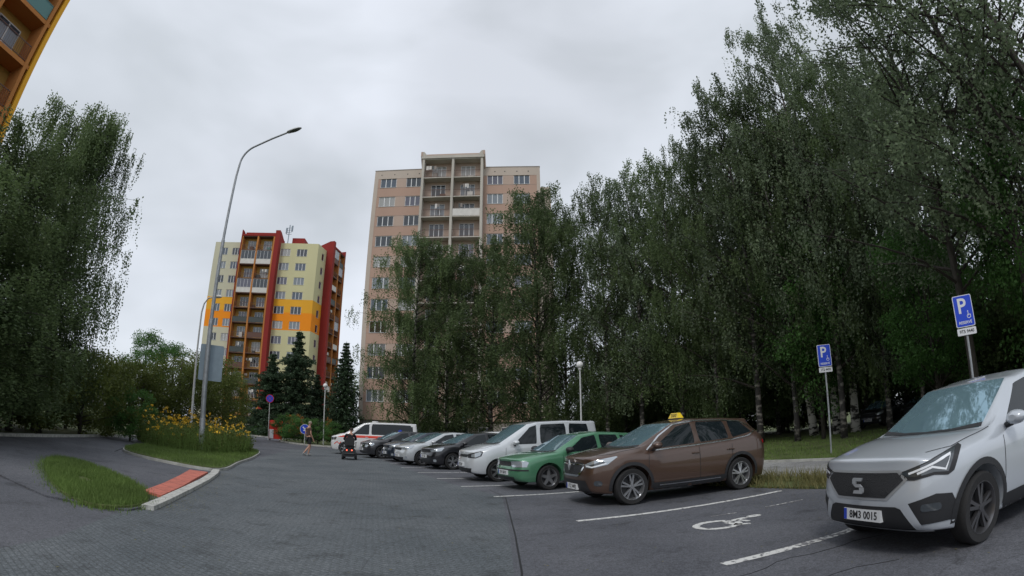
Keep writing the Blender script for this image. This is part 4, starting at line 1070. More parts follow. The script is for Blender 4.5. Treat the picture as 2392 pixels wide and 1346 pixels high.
def hook_lamp(x, y, H):
    root = empty('street_lamp', (x, y, 0)); tag(root, 'thin distant street lamp with a short hooked arm, left of the tall lamp', 'street lamp')
    part('pole', lambda b: b.tube([(0, 0, 0), (0, 0, H * .5), (0, 0, H - .9), (.1, 0, H - .4), (.35, 0, H - .08), (.75, 0, H)], [.08, .06, .05, .045, .04, .04], 10), 'light_post', root, True)
    part('lamp_head', lambda b: b.tube([(.70, 0, H), (.85, 0, H + .02), (1.15, 0, H + .02), (1.3, 0, H)], [.03, .10, .10, .03], 12), 'light_post', root, True)
hook_lamp(*pol(-35.05, 31.0), 8.35)
def ball_lamp(x, y, H, lab):
    root = empty('ball_lamp', (x, y, 0)); tag(root, lab, 'lamp', 'ball topped path lamps')
    part('pole', lambda b: b.tube([(0, 0, 0), (0, 0, H - .3)], [.055, .04], 10), 'light_post', root, True)
    part('collar', lambda b: b.lathe([(.05, H - .32), (.09, H - .3), (.09, H - .22), (.05, H - .2)], 14), 'light_post', root, True)
    def ball(b): b.lathe([(.01, H - .21)] + [(.19 * math.sin(R(a_)), H - .03 - .19 * math.cos(R(a_))) for a_ in range(20, 180, 16)] + [(.005, H + .16)], 18)
    part('globe', ball, 'ball_glass', root, True)
ball_lamp(*pol(7.5, 27.5), 5.05, 'path lamp with a white ball on top behind the white van')
ball_lamp(*pol(-20.7, 43.2), 4.95, 'path lamp with a white ball on top left of the spruce')

def parking_sign(x, y, zc, rz, plate_txt, lab):
    """blue reserved parking sign over a small white number plate on a grey post"""
    zb = lawn_at(x, y); root = empty('parking_sign', (x, y, zb), rz); tag(root, lab, 'parking sign', 'blue reserved parking signs')
    zc -= zb
    part('post', lambda b: (b.tube([(0, .05, -.1), (0, .05, zc + .36)], .032, 12)), 'galvanised', root, True)
    bb_ = MB(); plate_xz(bb_, rrect(-.25, .25, zc - .375, zc + .375, .04), -.004, .012); pl = bb_.build('sign_plate', 'sign_white', root)
    bb_ = MB(); plate_xz(bb_, rrect(-.233, .233, zc - .358, zc + .358, .032), -.0065, -.0042); bb_.build('blue_field', 'sign_blue', pl)
    up = Matrix.Rotation(R(90), 4, 'X')
    text_mesh('P', .50, 'letter', 'sign_white', pl, Matrix.Translation((-.035, -.009, zc + .105)) @ up, .0015, .95)
    text_mesh('RESERV\u00c9', .092, 'lettering', 'sign_white', pl, Matrix.Translation((0, -.009, zc - .275)) @ up, .0015, 1.0)
    def chair(b):
        n = 20; cx, cz = .115, zc - .135
        for i in range(n):
            if 3 <= i <= 5: continue
            q0, q1 = 2 * math.pi * i / n, 2 * math.pi * (i + 1) / n
            b.add([(cx + r_ * math.cos(q), -.0085, cz + r_ * math.sin(q)) for q, r_ in ((q0, .052), (q1, .052), (q1, .038), (q0, .038))], [(0, 1, 2, 3)])
        b.box(cx - .018, cx - .002, -.009, -.0075, cz + .01, cz + .10); b.box(cx - .002, cx + .05, -.009, -.0075, cz + .03, cz + .045); b.box(cx + .038, cx + .052, -.009, -.0075, cz - .03, cz + .03)
        disc(b, (cx - .012, -.009, cz + .118), .016, .002, 10)
    part('wheelchair_symbol', chair, 'sign_white', pl)
    bb_ = MB(); plate_xz(bb_, rrect(-.25, .25, zc - .565, zc - .40, .02), -.004, .010); p2 = bb_.build('number_plate', 'sign_white', root)
    text_mesh(plate_txt, .105, 'lettering', 'black_ink', p2, Matrix.Translation((0, -.0065, zc - .483)) @ up, .0012, .95)
x1, y1 = 10.51, 15.25
parking_sign(x1, y1, 3.39, R(-14), '1T2 4492', 'blue reserved parking sign left of the silver car, its whole post visible')
x2, y2 = pol(50.3, 13.6)
parking_sign(x2, y2, 3.31, R(-37), '9T5 9440', 'blue reserved parking sign rising behind the roof of the silver car')

def keep_right():
    x, y = -16.3, 38.9; root = empty('direction_sign', (x, y, .08), R(22)); tag(root, 'round blue sign with a white arrow pointing down right on the traffic island', 'road sign')
    part('post', lambda b: b.tube([(0, .03, 0), (0, .03, 1.35)], .035, 10), 'light_post', root, True)
    bb_ = MB(); disc(bb_, (0, -.01, 1.18), .40, .02, 28); pl = bb_.build('sign_plate', 'sign_white', root)
    bb_ = MB(); disc(bb_, (0, -.014, 1.18), .37, .003, 28); bb_.build('blue_field', 'sign_blue', pl)
    def arrow(b):
        c_, s_ = math.cos(R(-45)), math.sin(R(-45))
        def P(u, v): return (u * c_ - v * s_, -.017, 1.18 + u * s_ + v * c_)
        for q in ([(-.26, -.045), (.06, -.045), (.06, .045), (-.26, .045)], [(.02, -.17), (.26, 0), (.02, 0), (-.06, -.17)], [(.02, .0), (.26, 0), (.02, .17), (-.06, .17)]):
            b.add([P(*p) for p in q], [(0, 1, 2, 3)])
    part('arrow', arrow, 'sign_white', pl)
keep_right()
def no_stopping():
    x, y = pol(-26.7, 47.0); root = empty('no_stopping_sign', (x, y, 0), R(26)); tag(root, 'round blue no stopping sign with a red ring and red cross beside the cream tower', 'road sign')
    part('post', lambda b: b.tube([(0, .03, 0), (0, .03, 4.0)], .035, 10), 'light_post', root, True)
    bb_ = MB(); disc(bb_, (0, -.01, 3.7), .36, .02, 28); pl = bb_.build('sign_plate', 'sign_red', root)
    bb_ = MB(); disc(bb_, (0, -.014, 3.7), .305, .003, 28); bb_.build('blue_field', 'sign_blue', pl)
    def cross(b):
        for s_ in (1, -1):
            c_, d_ = .7071, .7071 * s_
            b.add([(u * c_ - v * d_, -.0165 - .0006 * s_, 3.7 + u * d_ + v * c_) for u, v in ((-.29, -.012), (.29, -.012), (.29, .012), (-.29, .012))], [(0, 1, 2, 3)])
    part('cross', cross, 'sign_red', pl)
no_stopping()
def red_bin():
    x, y = pol(-25.9, 47.6); root = empty('collection_bin', (x, y, .08), R(25)); tag(root, 'red metal collection bin with a pale panel beside the green bush', 'bin')
    part('body', lambda b: plate_xz(b, rrect(-.6, .6, .12, 1.75, .09), -.5, .5), mat('red_metal', (.62, .03, .015), rough=.5, var=.1, scale=2).name, root, False)
    part('chute', lambda b: b.add([(-.4, -.52, 1.25), (.4, -.52, 1.25), (.4, -.52, 1.55), (-.4, -.52, 1.55), (-.4, -.68, 1.3), (.4, -.68, 1.3)], [(0, 4, 5, 1), (4, 3, 2, 5), (0, 3, 4), (1, 5, 2), (0, 1, 2, 3)]), 'red_metal', root)
    part('panel', lambda b: b.box(-.56, -.2, -.53, -.503, .15, .95), 'sign_white', root)
    for sx in (-.5, .5):
        part('foot', lambda b: b.box(sx - .06, sx + .06, -.42, .42, 0, .118), 'dark_metal', root)
red_bin()

# ------------------------------------------------------------------ people
mat('skin', (.50, .28, .20), rough=.6); mat('hair_grey', (.30, .26, .20), rough=.8); mat('shirt_brown', (.10, .055, .04), rough=.9); mat('shorts_dark', (.025, .028, .028), rough=.9)
mat('shoe_pale', (.35, .35, .34), rough=.8); mat('cloth_black', (.012, .013, .015), rough=.9); mat('hair_dark', (.03, .02, .016), rough=.8); mat('seat_black', (.02, .02, .022), rough=.6)
def skin_mesh(name, V, E, rad, m, parent, sub=2, root_i=0):
    me = bpy.data.meshes.new(name); me.from_pydata([tuple(v) for v in V], E, []); me.materials.append(M[m])
    o = mesh_obj(name, me, parent); md = o.modifiers.new('s', 'SKIN'); md.use_smooth_shade = True
    for i, r_ in enumerate(rad):
        rr = r_ if isinstance(r_, tuple) else (r_, r_)
        me.skin_vertices[0].data[i].radius = rr
    me.skin_vertices[0].data[root_i].use_root = True
    sb = o.modifiers.new('d', 'SUBSURF'); sb.levels = sub; sb.render_levels = sub
    dg = bpy.context.evaluated_depsgraph_get(); ev = o.evaluated_get(dg); nm = bpy.data.meshes.new_from_object(ev)
    o.modifiers.clear(); o.data = nm; nm.name = name; return o
def chain(V, E, Rr, start, pts):
    prev = start
    for p, r_ in pts:
        V.append(p); Rr.append(r_); i = len(V) - 1
        if prev is not None: E.append((prev, i))
        prev = i
    return prev
def body(J, root, skin='skin'):
    """one continuous skinned body from a dictionary of joints"""
    V = [J['pelvis']]; Rr = [(.125, .10)]; E = []
    sp = chain(V, E, Rr, 0, [(J['waist'], (.115, .085)), (J['chest'], (.135, .095))])
    nk = chain(V, E, Rr, sp, [(J['neck'], .055), (J['chin'], .058), (J['head'], (.078, .092)), (J['crown'], .06)])
    for s_ in 'LR':
        hp = chain(V, E, Rr, 0, [(J['hip' + s_], .085), (J['knee' + s_], .055), (J['calf' + s_], .052), (J['ankle' + s_], .036), (J['heel' + s_], .036), (J['ball' + s_], .034), (J['toe' + s_], .024)])
        sh_ = chain(V, E, Rr, sp, [(J['sh' + s_], .05), (J['elbow' + s_], .038), (J['wrist' + s_], .026), (J['palm' + s_], (.036, .018))])
        w_, p_ = Vector(J['wrist' + s_]), Vector(J['palm' + s_]); d_ = (p_ - w_).normalized()
        side = d_.cross(Vector((1 if s_ == 'L' else -1, 0, .2))).normalized(); nrm = d_.cross(side)
        for k, ln in enumerate((.070, .080, .074, .058)):
            o_ = side * (.024 - .016 * k); q0 = p_ + d_ * .02 + o_
            chain(V, E, Rr, sh_, [(q0 + d_ * .015, .009), (q0 + d_ * (.015 + ln * .5) + nrm * .008, .008), (q0 + d_ * (.015 + ln * .9) + nrm * .026, .007)])
        q0 = w_ + (p_ - w_) * .45 + side * .034
        chain(V, E, Rr, sh_ - 0, [(q0 + d_ * .02, .010), (q0 + d_ * .05 + side * .014, .009)])
    return skin_mesh('body', V, E, Rr, skin, root)
def face(root, c_, fwd, hair, hair_m):
    c_ = Vector(c_); fwd = Vector(fwd).normalized(); rt = fwd.cross(Vector((0, 0, 1))).normalized(); up = rt.cross(fwd)
    def sph(b, o, r_, n=8):
        b.lathe([(max(.001, r_ * math.sin(R(a_))), -r_ * math.cos(R(a_))) for a_ in range(0, 181, 20)], n, 'Z', tuple(o))
    bb_ = MB()
    for s_ in (1, -1): sph(bb_, c_ + fwd * .083 + rt * .031 * s_ + up * .0, .011)
    bb_.build('eyes', 'black_ink', root, True)
    bb_ = MB(); bb_.tube([c_ + fwd * .085 + up * .01, c_ + fwd * .112 - up * .03, c_ + fwd * .085 - up * .038], [.008, .014, .009], 6); bb_.build('nose', 'skin', root, True)
    bb_ = MB(); bb_.tube([c_ + fwd * .078 - up * .065 + rt * .024, c_ + fwd * .088 - up * .066, c_ + fwd * .078 - up * .065 - rt * .024], .005, 6); bb_.build('mouth', mat('lip', (.35, .13, .11)).name if 'lip' not in M else 'lip', root, True)
    for s_ in (1, -1):
        bb_ = MB(); bb_.tube([c_ + rt * .086 * s_ + up * .03, c_ + rt * .098 * s_ + up * .0 - fwd * .01, c_ + rt * .086 * s_ - up * .03], [.008, .016, .008], 6); bb_.build('ear', 'skin', root, True)
    bb_ = MB(); vs = []; n = 14; m_ = 8
    for i in range(m_):
        a_ = R(8 + 94 * i / (m_ - 1))
        for k in range(n):
            q = 2 * math.pi * k / n; front = max(0, math.cos(q)); a2 = a_ * (1 - .45 * front)
            p = c_ - fwd * .012 + up * .012 + (fwd * math.cos(q) * .100 + rt * math.sin(q) * .090) * math.sin(a2) + up * .112 * math.cos(a2)
            vs.append(p)
    fs = [(i * n + k, i * n + (k + 1) % n, (i + 1) * n + (k + 1) % n, (i + 1) * n + k) for i in range(m_ - 1) for k in range(n)] + [tuple(range(n))]
    bb_.add(vs, fs); bb_.build('hair', hair_m, root, True)
def walker():
    root = empty('person', (-10.15, 24.75, 0), R(-38)); tag(root, 'person in a brown top and dark shorts walking across the aisle, arms hanging', 'person')
    # local frame: +Y is the way the person walks
    J = dict(pelvis=(0, 0, .93), waist=(0, .015, 1.10), chest=(0, .0, 1.32), neck=(0, .02, 1.48), chin=(0, .04, 1.55), head=(0, .06, 1.63), crown=(0, .055, 1.69),
        hipL=(-.10, 0, .88), kneeL=(-.10, .16, .50), calfL=(-.10, .11, .34), ankleL=(-.10, .05, .10), heelL=(-.10, .02, .055), ballL=(-.11, .16, .035), toeL=(-.11, .22, .03),
        hipR=(.10, 0, .88), kneeR=(.10, .0, .49), calfR=(.10, -.14, .34), ankleR=(.10, -.30, .17), heelR=(.10, -.35, .14), ballR=(.11, -.26, .045), toeR=(.11, -.20, .03),
        shL=(-.18, -.01, 1.40), elbowL=(-.24, -.06, 1.12), wristL=(-.25, .03, .88), palmL=(-.25, .06, .81),
        shR=(.18, -.01, 1.40), elbowR=(.24, -.02, 1.12), wristR=(.25, .09, .89), palmR=(.25, .12, .82))
    body(J, root); face(root, (0, .07, 1.63), (0, 1, -.15), 1, 'hair_grey')
    V = [(0, 0, .95), (0, .015, 1.10), (0, 0, 1.30), (0, .01, 1.43), (-.18, -.01, 1.40), (-.21, -.04, 1.24), (.18, -.01, 1.40), (.21, -.02, 1.24)]
    skin_mesh('shirt', V, [(0, 1), (1, 2), (2, 3), (2, 4), (4, 5), (2, 6), (6, 7)], [(.155, .125), (.15, .12), (.155, .115), .07, .068, .062, .068, .062], 'shirt_brown', root)
    V = [(0, 0, .93), (-.10, .0, .86), (-.10, .14, .56), (.10, 0, .86), (.10, .01, .55)]
    skin_mesh('shorts', V, [(0, 1), (1, 2), (0, 3), (3, 4)], [(.15, .125), .105, .095, .105, .095], 'shorts_dark', root)
    for p0, p1, p2 in (((-.10, .0, .06), (-.105, .10, .05), (-.11, .23, .038)), ((.10, -.36, .145), (.105, -.29, .08), (.11, -.19, .035))):
        part('shoe', lambda b: b.tube([p0, p1, p2], [.045, .048, .034], 10), 'shoe_pale', root, True)
walker()
def scooter_rider():
    x, y = -7.75, 24.1; rz = R(16)
    sc_ = empty('mobility_scooter', (x, y, 0), rz); tag(sc_, 'black mobility scooter with lit red tail lamps seen from behind in the aisle', 'mobility scooter')
    part('chassis', lambda b: (plate_xz(b, rrect(-.29, .29, .14, .52, .10), -.42, .12), plate_xz(b, rrect(-.24, .24, .12, .18, .02), .121, .75)), 'plastic_black', sc_)
    part('bumper', lambda b: b.tube([(-.30, -.38, .30), (-.22, -.47, .30), (.22, -.47, .30), (.30, -.38, .30)], .025, 8), 'dark_metal', sc_, True)
    for px, py in ((-.31, -.22), (.31, -.22), (-.27, .62), (.27, .62)):
        r_ = .16
        w_ = part('wheel', lambda b: b.lathe([(r_ * .55, -.05), (r_ * .92, -.055), (r_, -.03), (r_, .03), (r_ * .92, .055), (r_ * .55, .05)], 18, 'X', (px, py, r_)), 'rubber', sc_, True)
        part('hub', lambda b: b.lathe([(.02, -.052), (r_ * .5, -.045), (r_ * .5, .045), (.02, .052)], 14, 'X', (px, py, r_)), 'rim_dark', w_, True)
    part('seat', lambda b: plate_xz(b, rrect(-.25, .25, .56, .66, .04), -.30, .18), 'seat_black', sc_, True)
    part('backrest', lambda b: plate_xz(b, rrect(-.24, .24, .68, 1.06, .08), -.40, -.31), 'seat_black', sc_, True)
    for s_ in (1, -1):
        part('armrest', lambda b: (b.box(s_ * .30 - .03, s_ * .30 + .03, -.26, .08, .80, .84), b.box(s_ * .30 - .015, s_ * .30 + .015, -.24, -.20, .58, .80)), 'seat_black', sc_)
        part('tail_lamp', lambda b: disc(b, (s_ * .12, -.435, .46), .035, .012, 12), 'lamp_red_lit', sc_)
    part('tiller', lambda b: (b.tube([(0, .66, .2), (0, .52, .85)], .03, 8), b.tube([(-.24, .46, .92), (0, .52, .88), (.24, .46, .92)], .016, 8)), 'dark_metal', sc_, True)
    root = empty('person', (x, y, 0), rz); tag(root, 'person in black sitting on the mobility scooter, seen from behind', 'person')
    J = dict(pelvis=(0, -.20, .74), waist=(.01, -.20, .90), chest=(.03, -.16, 1.12), neck=(.06, -.12, 1.27), chin=(.07, -.10, 1.33), head=(.08, -.09, 1.41), crown=(.08, -.09, 1.47),
        hipL=(-.10, -.14, .74), kneeL=(-.14, .26, .72), calfL=(-.14, .30, .5), ankleL=(-.14, .34, .26), heelL=(-.14, .32, .22), ballL=(-.14, .44, .215), toeL=(-.14, .50, .21),
        hipR=(.10, -.14, .74), kneeR=(.14, .26, .72), calfR=(.14, .30, .5), ankleR=(.14, .34, .26), heelR=(.14, .32, .22), ballR=(.14, .44, .215), toeR=(.14, .50, .21),
        shL=(-.16, -.16, 1.19), elbowL=(-.27, -.02, .97), wristL=(-.24, .26, .93), palmL=(-.24, .36, .93),
        shR=(.22, -.14, 1.20), elbowR=(.30, .0, .98), wristR=(.24, .26, .93), palmR=(.24, .36, .93))
    body(J, root); face(root, (.08, -.08, 1.41), (0.1, 1, 0), 1, 'hair_dark')
    V = [(0, -.20, .72), (.01, -.20, .90), (.03, -.16, 1.10), (.05, -.13, 1.22), (-.16, -.16, 1.19), (-.27, -.02, .97), (-.25, .20, .94), (.22, -.14, 1.20), (.30, .0, .98), (.25, .20, .94)]
    skin_mesh('jacket', V, [(0, 1), (1, 2), (2, 3), (2, 4), (4, 5), (5, 6), (2, 7), (7, 8), (8, 9)], [(.16, .13), (.155, .13), (.16, .12), .07, .07, .055, .045, .07, .055, .045], 'cloth_black', root)
    V = [(0, -.18, .74), (-.10, -.10, .74), (-.14, .26, .72), (-.14, .34, .30), (.10, -.10, .74), (.14, .26, .72), (.14, .34, .30)]
    skin_mesh('trousers', V, [(0, 1), (1, 2), (2, 3), (0, 4), (4, 5), (5, 6)], [(.14, .11), .095, .072, .06, .095, .072, .06], 'cloth_black', root)
    for s_ in (1, -1): part('shoe', lambda b: b.tube([(s_ * .14, .28, .235), (s_ * .14, .40, .23), (s_ * .14, .52, .215)], [.045, .046, .032], 10), 'cloth_black', root, True)
scooter_rider()
# ------------------------------------------------------------------ cars
def car_shell(P):
    """closed body surface, front at x=0, rear at x=-L, left side y>0; material slots mark glass and trim"""
    W = P['W'] / 2; zb = P.get('zb', .22)
    cols = []
    def col(ul, wf, z3, z4, up, zbo=None, bott=None, ulo=None):
        """ul: distance behind the front; up: [(u,y,z)x3,(u,z)] for belt, edge, inner, centre"""
        z_b = zbo if zbo is not None else zb
        u_ = ulo if ulo is not None else ul
        bt = bott or (u_, u_, u_)
        cols.append([(bt[0], 0, z_b), (bt[1], .42 * W, z_b), (bt[2], .76 * W, z_b), (u_, .93 * W * wf, z_b + .01), (u_, .985 * W * wf, z_b + .14), (ul, W * wf, z3), (ul, .985 * W * wf, z4),
                     (up[0][0], up[0][1], up[0][2]), (up[1][0], up[1][1], up[1][2]), (up[2][0], up[2][1], up[2][2]), (up[3][0], 0, up[3][1])])
    h0, h1 = P['hood0'], P['cowl_z']; cu = P['cowl']; ru, rz = P['roof0']; mu, mz = P['roofm']; eu, ez = P['roof1']; tu, tz = P['tail']
    L = P['L']; bz0, bz1 = P['belt0'], P['belt1']; wb = P.get('wbelt', .93) * W; wr = P.get('wroof', .70) * W; wri = wr - .05
    z3 = P.get('z3', .58); nr = P.get('nose_r', .26)
    def belt(u): t = (u - cu) / (L - cu); return bz0 + (bz1 - bz0) * max(0, min(1, t))
    hs = P.get('hood_side', .05)      # how much lower the hood edge is
    # nose corner
    col(nr, .90, z3, h0 - .12, [(nr + .03, .86 * W, h0 - hs), (nr * .45, .72 * W, h0 - .005), (nr * .16, .40 * W, h0 + .01), (.05, h0 + .015)], zbo=zb + P.get('lip', .0), bott=(.10, .11, .16), ulo=nr + .02)
    hm = h0 + (h1 - h0) * P.get('hood_mid', .62)
    col(nr + .28, .985, z3, hm - .14, [(nr + .28, .93 * W, hm - hs - .03), (nr + .2, .76 * W, hm - .02), (nr + .15, .42 * W, hm + .005), (nr + .1, hm + .012)])
    col((nr + cu) * .55 + .1, 1.0, z3, (hm + h1) / 2 - .12, [((nr + cu) * .55 + .1, .95 * W, (hm + h1) / 2 - hs), ((nr + cu) * .55, .79 * W, (hm + h1) / 2 + .02), ((nr + cu) * .52, .43 * W, (hm + h1) / 2 + .035), ((nr + cu) * .5, (hm + h1) / 2 + .04)])
    wsl = P.get('ws_sweep', .22)      # windscreen base is further forward at the centre
    col(cu + .12, 1.0, z3, bz0 - .09, [(cu + .08, wb, bz0 - .01), (cu + .06, wb - .03, h1 - .01), (cu - wsl * .15, wb - .13, h1 + .005), (cu - wsl * .5, h1 + .01)])
    # pillar and screen top
    pu = P.get('pillar', cu + .22)
    col(pu + .15, 1.0, z3, belt(pu) - .07, [(pu, wb, belt(pu)), (ru + .14, wr, rz - .055), (ru + .03, wri, rz), (ru - .05, rz + .015)])
    # side window columns
    rows = [P['b0'], P['b0'] + .09, P['c0'], P['c0'] + P.get('cw', .08), P['d0']]
    def roofz(u):
        if u < mu: t = (u - ru) / (mu - ru); return rz + (mz - rz) * (1 - (1 - t) ** 2)
        t = (u - mu) / max(.01, eu - mu); return mz + (ez - mz) * min(1, t) ** 1.6
    for i, u in enumerate(rows):
        last = i == 4; uu = u
        ut = u - (P.get('d_lean', .0) if last else 0)
        col(u, 1.0, z3, belt(u) - .07, [(uu, wb - (.0 if not last else .01), belt(u) + (P.get('kick', .0) if last else 0)), (ut, wr - (.0 if not last else .015), roofz(ut) - .055 - (.01 if last else 0)), (ut, wri, roofz(ut)), (ut, roofz(ut) + .015)])
    col(min(eu + .2, L - .12) if not P.get('van') else L - .12, .985, z3, belt(L) - .07, [(min(eu + .22, L - .1), wb - .03, belt(L) + .02), (eu, wr - .05, ez - .05), (eu + .02, wri - .02, ez), (eu + .03, ez + .012)])
    col(L - .10, .93, z3, tz - .12, [(tu - .02, wb - .07, tz - .01), (tu, wb - .14, tz + .0), (tu + .01, wri * .9 + .03, tz + .005), (tu + .02, tz + .008)], bott=(L - .12, L - .12, L - .14), ulo=L - .18)
    bm = bmesh.new(); nc = len(cols); nh = 11
    right = []; left = []
    for c_ in cols:
        lv = [bm.verts.new((-u, y, z)) for (u, y, z) in c_]
        rv = [lv[0]] + [bm.verts.new((-u, -y, z)) for (u, y, z) in c_[1:-1]] + [lv[-1]]
        left.append(lv); right.append(rv)
    # slots: 0 paint 1 trim 2 windscreen 3 side glass 4 rear glass 5 pillar black 6 roof
    def face(vs, mi):
        try: f = bm.faces.new(vs); f.material_index = mi
        except ValueError: pass
    iA, iB0, iB1, iC0, iC1, iD, iE, iT = 4, 5, 6, 7, 8, 9, 10, 11
    for i in range(nc - 1):
        for j in range(nh - 1):
            mi = 0
            if j < 3: mi = 1
            elif j == 3: mi = 1 if P.get('clad') else 0
            if i == 3 and j in (9,): mi = 2
            if i == 3 and j == 8: mi = 0
            if j == 7:
                if i in (4, 6, 8): mi = 3
                if i == 8 and not P.get('quarter', True): mi = 0
                if i in (5, 7): mi = 5
                if i == 7 and P.get('cp'): mi = P['cp']
                if P.get('panelvan') and i in (6, 7, 8): mi = 3
            if i == iE and j in (9,): mi = 4
            if i == iE and j == 8: mi = 0
            if i == 4 and j >= 9 and False: mi = 2
            if i == 3 and j == 8: mi = 0
            for side, sgn in ((left, 1), (right, -1)):
                q = [side[i][j], side[i][j + 1], side[i + 1][j + 1], side[i + 1][j]]
                if len(set(q)) < 3: continue
                face(q if sgn > 0 else q[::-1], mi)
    # front and rear caps
    def cap(k, rowsx, top_extra, sgn, mi):
        Lc, Rc = left[k], right[k]
        rows_ = []
        rows_.append([Lc[3], Lc[2], Lc[1], Lc[0], Rc[1], Rc[2], Rc[3]])
        for ri, (j, x0) in enumerate(zip((4, 5, 6), rowsx)):
            base = Lc[j].co; mid = []
            for y_, dx in ((.76 * W, .085), (.42 * W, .02), (0, 0), (-.42 * W, .02), (-.76 * W, .085)):
                mid.append(bm.verts.new((x0 - sgn * dx, y_ * .97, base.z)))
            rows_.append([Lc[j]] + mid + [Rc[j]])
        rows_.append([Lc[7], Lc[8], Lc[9], Lc[10], Rc[9], Rc[8], Rc[7]])
        for a_, b_ in zip(rows_[:-1], rows_[1:]):
            for c_ in range(6):
                q = [a_[c_], a_[c_ + 1], b_[c_ + 1], b_[c_]]
                face(q if sgn > 0 else q[::-1], mi if a_ is not rows_[0] else 1 if P.get('clad') else mi)
    n0, n1, n2 = P.get('nose', (.02, .0, .02))
    cap(0, (-n0, -n1, -n2), 0, 1, 0)
    r0, r1, r2 = P.get('rear', (.02, .0, .02))
    cap(nc - 1, (-L + r0, -L + r1, -L + r2), 0, -1, 0)
    bmesh.ops.recalc_face_normals(bm, faces=bm.faces)
    cl = bm.edges.layers.float.new('crease_edge')
    def cr(a_, b_, v):
        e = bm.edges.get((a_, b_))
        if e: e[cl] = v
    for S in (left, right):
        for i in range(nc - 1):
            cr(S[i][7], S[i + 1][7], .45); cr(S[i][8], S[i + 1][8], .35 if i > 2 else .12); cr(S[i][3], S[i + 1][3], .5)
            if i < 4: cr(S[i][6], S[i + 1][6], .15)
        for j in (7,):
            for i in (4, 5, 6, 7, 8, 9): cr(S[i][j], S[i][j + 1], .6)
        cr(S[3][9], S[4][9], .6); cr(S[iE][9], S[iT][9], .6)
        for j in (8, 9):
            cr(S[4][j], S[4][j + 1], .55); cr(S[3][j], S[3][j + 1], .7); cr(S[iE][j], S[iE][j + 1], .5); cr(S[iT][j], S[iT][j + 1], .35)
        for j in (7, 8, 9): cr(S[0][j], S[0][j + 1], P.get('lipc', .35))
    return bm

def finish_shell(P):
    bm = car_shell(P); me = bpy.data.meshes.new('tmp'); bm.to_mesh(me); bm.free()
    for k in range(8): me.materials.append(None)
    o = bpy.data.objects.new('tmp', me); COL.objects.link(o)
    sb = o.modifiers.new('s', 'SUBSURF'); sb.levels = 3
    dg = bpy.context.evaluated_depsgraph_get()
    m1 = bpy.data.meshes.new_from_object(o.evaluated_get(dg)); o.modifiers.clear(); o.data = m1
    bv = bmesh.new(); bv.from_mesh(m1); bvh = BVHTree.FromBMesh(bv); bv.free()
    # wheel housings
    cb = MB(); rw = P['wr'] + P.get('gap', .055)
    for u in P['axles']:
        for s_ in (1, -1):
            y0, y1 = s_ * (P['W'] / 2 - .34), s_ * (P['W'] / 2 + .2)
            cb.lathe([(rw, y0), (rw, y1)], 40, 'Y', (-u, 0, P['wr'] + .01))
    cme = cb.mesh('cut', ['plastic_black']); bc = bmesh.new(); bc.from_mesh(cme); bmesh.ops.recalc_face_normals(bc, faces=bc.faces)
    bc.to_mesh(cme); bc.free()
    cme.materials.clear()
    for k in range(8): cme.materials.append(None)
    cme.polygons.foreach_set('material_index', [7] * len(cme.polygons))
    co = bpy.data.objects.new('cut', cme); COL.objects.link(co)
    md = o.modifiers.new('b', 'BOOLEAN'); md.object = co; md.operation = 'DIFFERENCE'; md.solver = 'EXACT'
    dg = bpy.context.evaluated_depsgraph_get(); m2 = bpy.data.meshes.new_from_object(o.evaluated_get(dg))
    bpy.data.objects.remove(co); bpy.data.objects.remove(o)
    return m2, bvh

def split_mesh(me, keep, name, mats, remap):
    b = bmesh.new(); b.from_mesh(me)
    bmesh.ops.delete(b, geom=[f for f in b.faces if f.material_index not in keep], context='FACES')
    for f in b.faces: f.material_index = remap.get(f.material_index, 0); f.smooth = True
    for v in [v for v in b.verts if not v.link_faces]: b.verts.remove(v)
    r_ = bpy.data.meshes.new(name); b.to_mesh(r_); b.free(); r_.materials.clear()
    for m_ in mats: r_.materials.append(M[m_])
    if hasattr(r_, 'set_sharp_from_angle'): r_.set_sharp_from_angle(angle=R(50))
    return r_

def decal(bvh, poly, view, off, seg=.05, thick=.0):
    """lay a flat outline onto the body as seen from a direction: 'F' (y,z), 'S' (x,z) left side, 'B' rear, 'T' top (x,y) or an angle in degrees (u,z)"""
    b = bmesh.new(); vs = [b.verts.new((p[0], p[1], 0)) for p in poly]; f = b.faces.new(vs)
    for _ in range(7):
        es = [e for e in b.edges if e.calc_length() > seg]
        if not es: break
        bmesh.ops.triangulate(b, faces=b.faces)
        es = [e for e in b.edges if e.calc_length() > seg]
        if not es: break
        bmesh.ops.subdivide_edges(b, edges=es, cuts=1)
    bmesh.ops.triangulate(b, faces=b.faces)
    b.verts.index_update()
    out_v = []; hit_ok = []
    for v in b.verts:
        p, q = v.co.x, v.co.y
        if view == 'F': o_, d_ = Vector((3, p, q)), Vector((-1, 0, 0))
        elif view == 'B': o_, d_ = Vector((-9, p, q)), Vector((1, 0, 0))
        elif view == 'S': o_, d_ = Vector((p, 3, q)), Vector((0, -1, 0))
        elif view == 'T': o_, d_ = Vector((p, q, 4)), Vector((0, 0, -1))
        else:
            a_ = R(view); vd = Vector((math.cos(a_), math.sin(a_), 0)); ua = Vector((-math.sin(a_), math.cos(a_), 0))
            o_, d_ = ua * p + Vector((0, 0, q)) + vd * 4, -vd
        loc, nor, _, _ = bvh.ray_cast(o_, d_)
        if loc is None: out_v.append(Vector((0, 0, 0))); hit_ok.append(False)
        else:
            if nor.dot(d_) > 0: nor = -nor
            out_v.append(loc + nor * off); hit_ok.append(True)
    fs = [tuple(v.index for v in f.verts) for f in b.faces if all(hit_ok[v.index] for v in f.verts)]
    b.free(); return out_v, fs
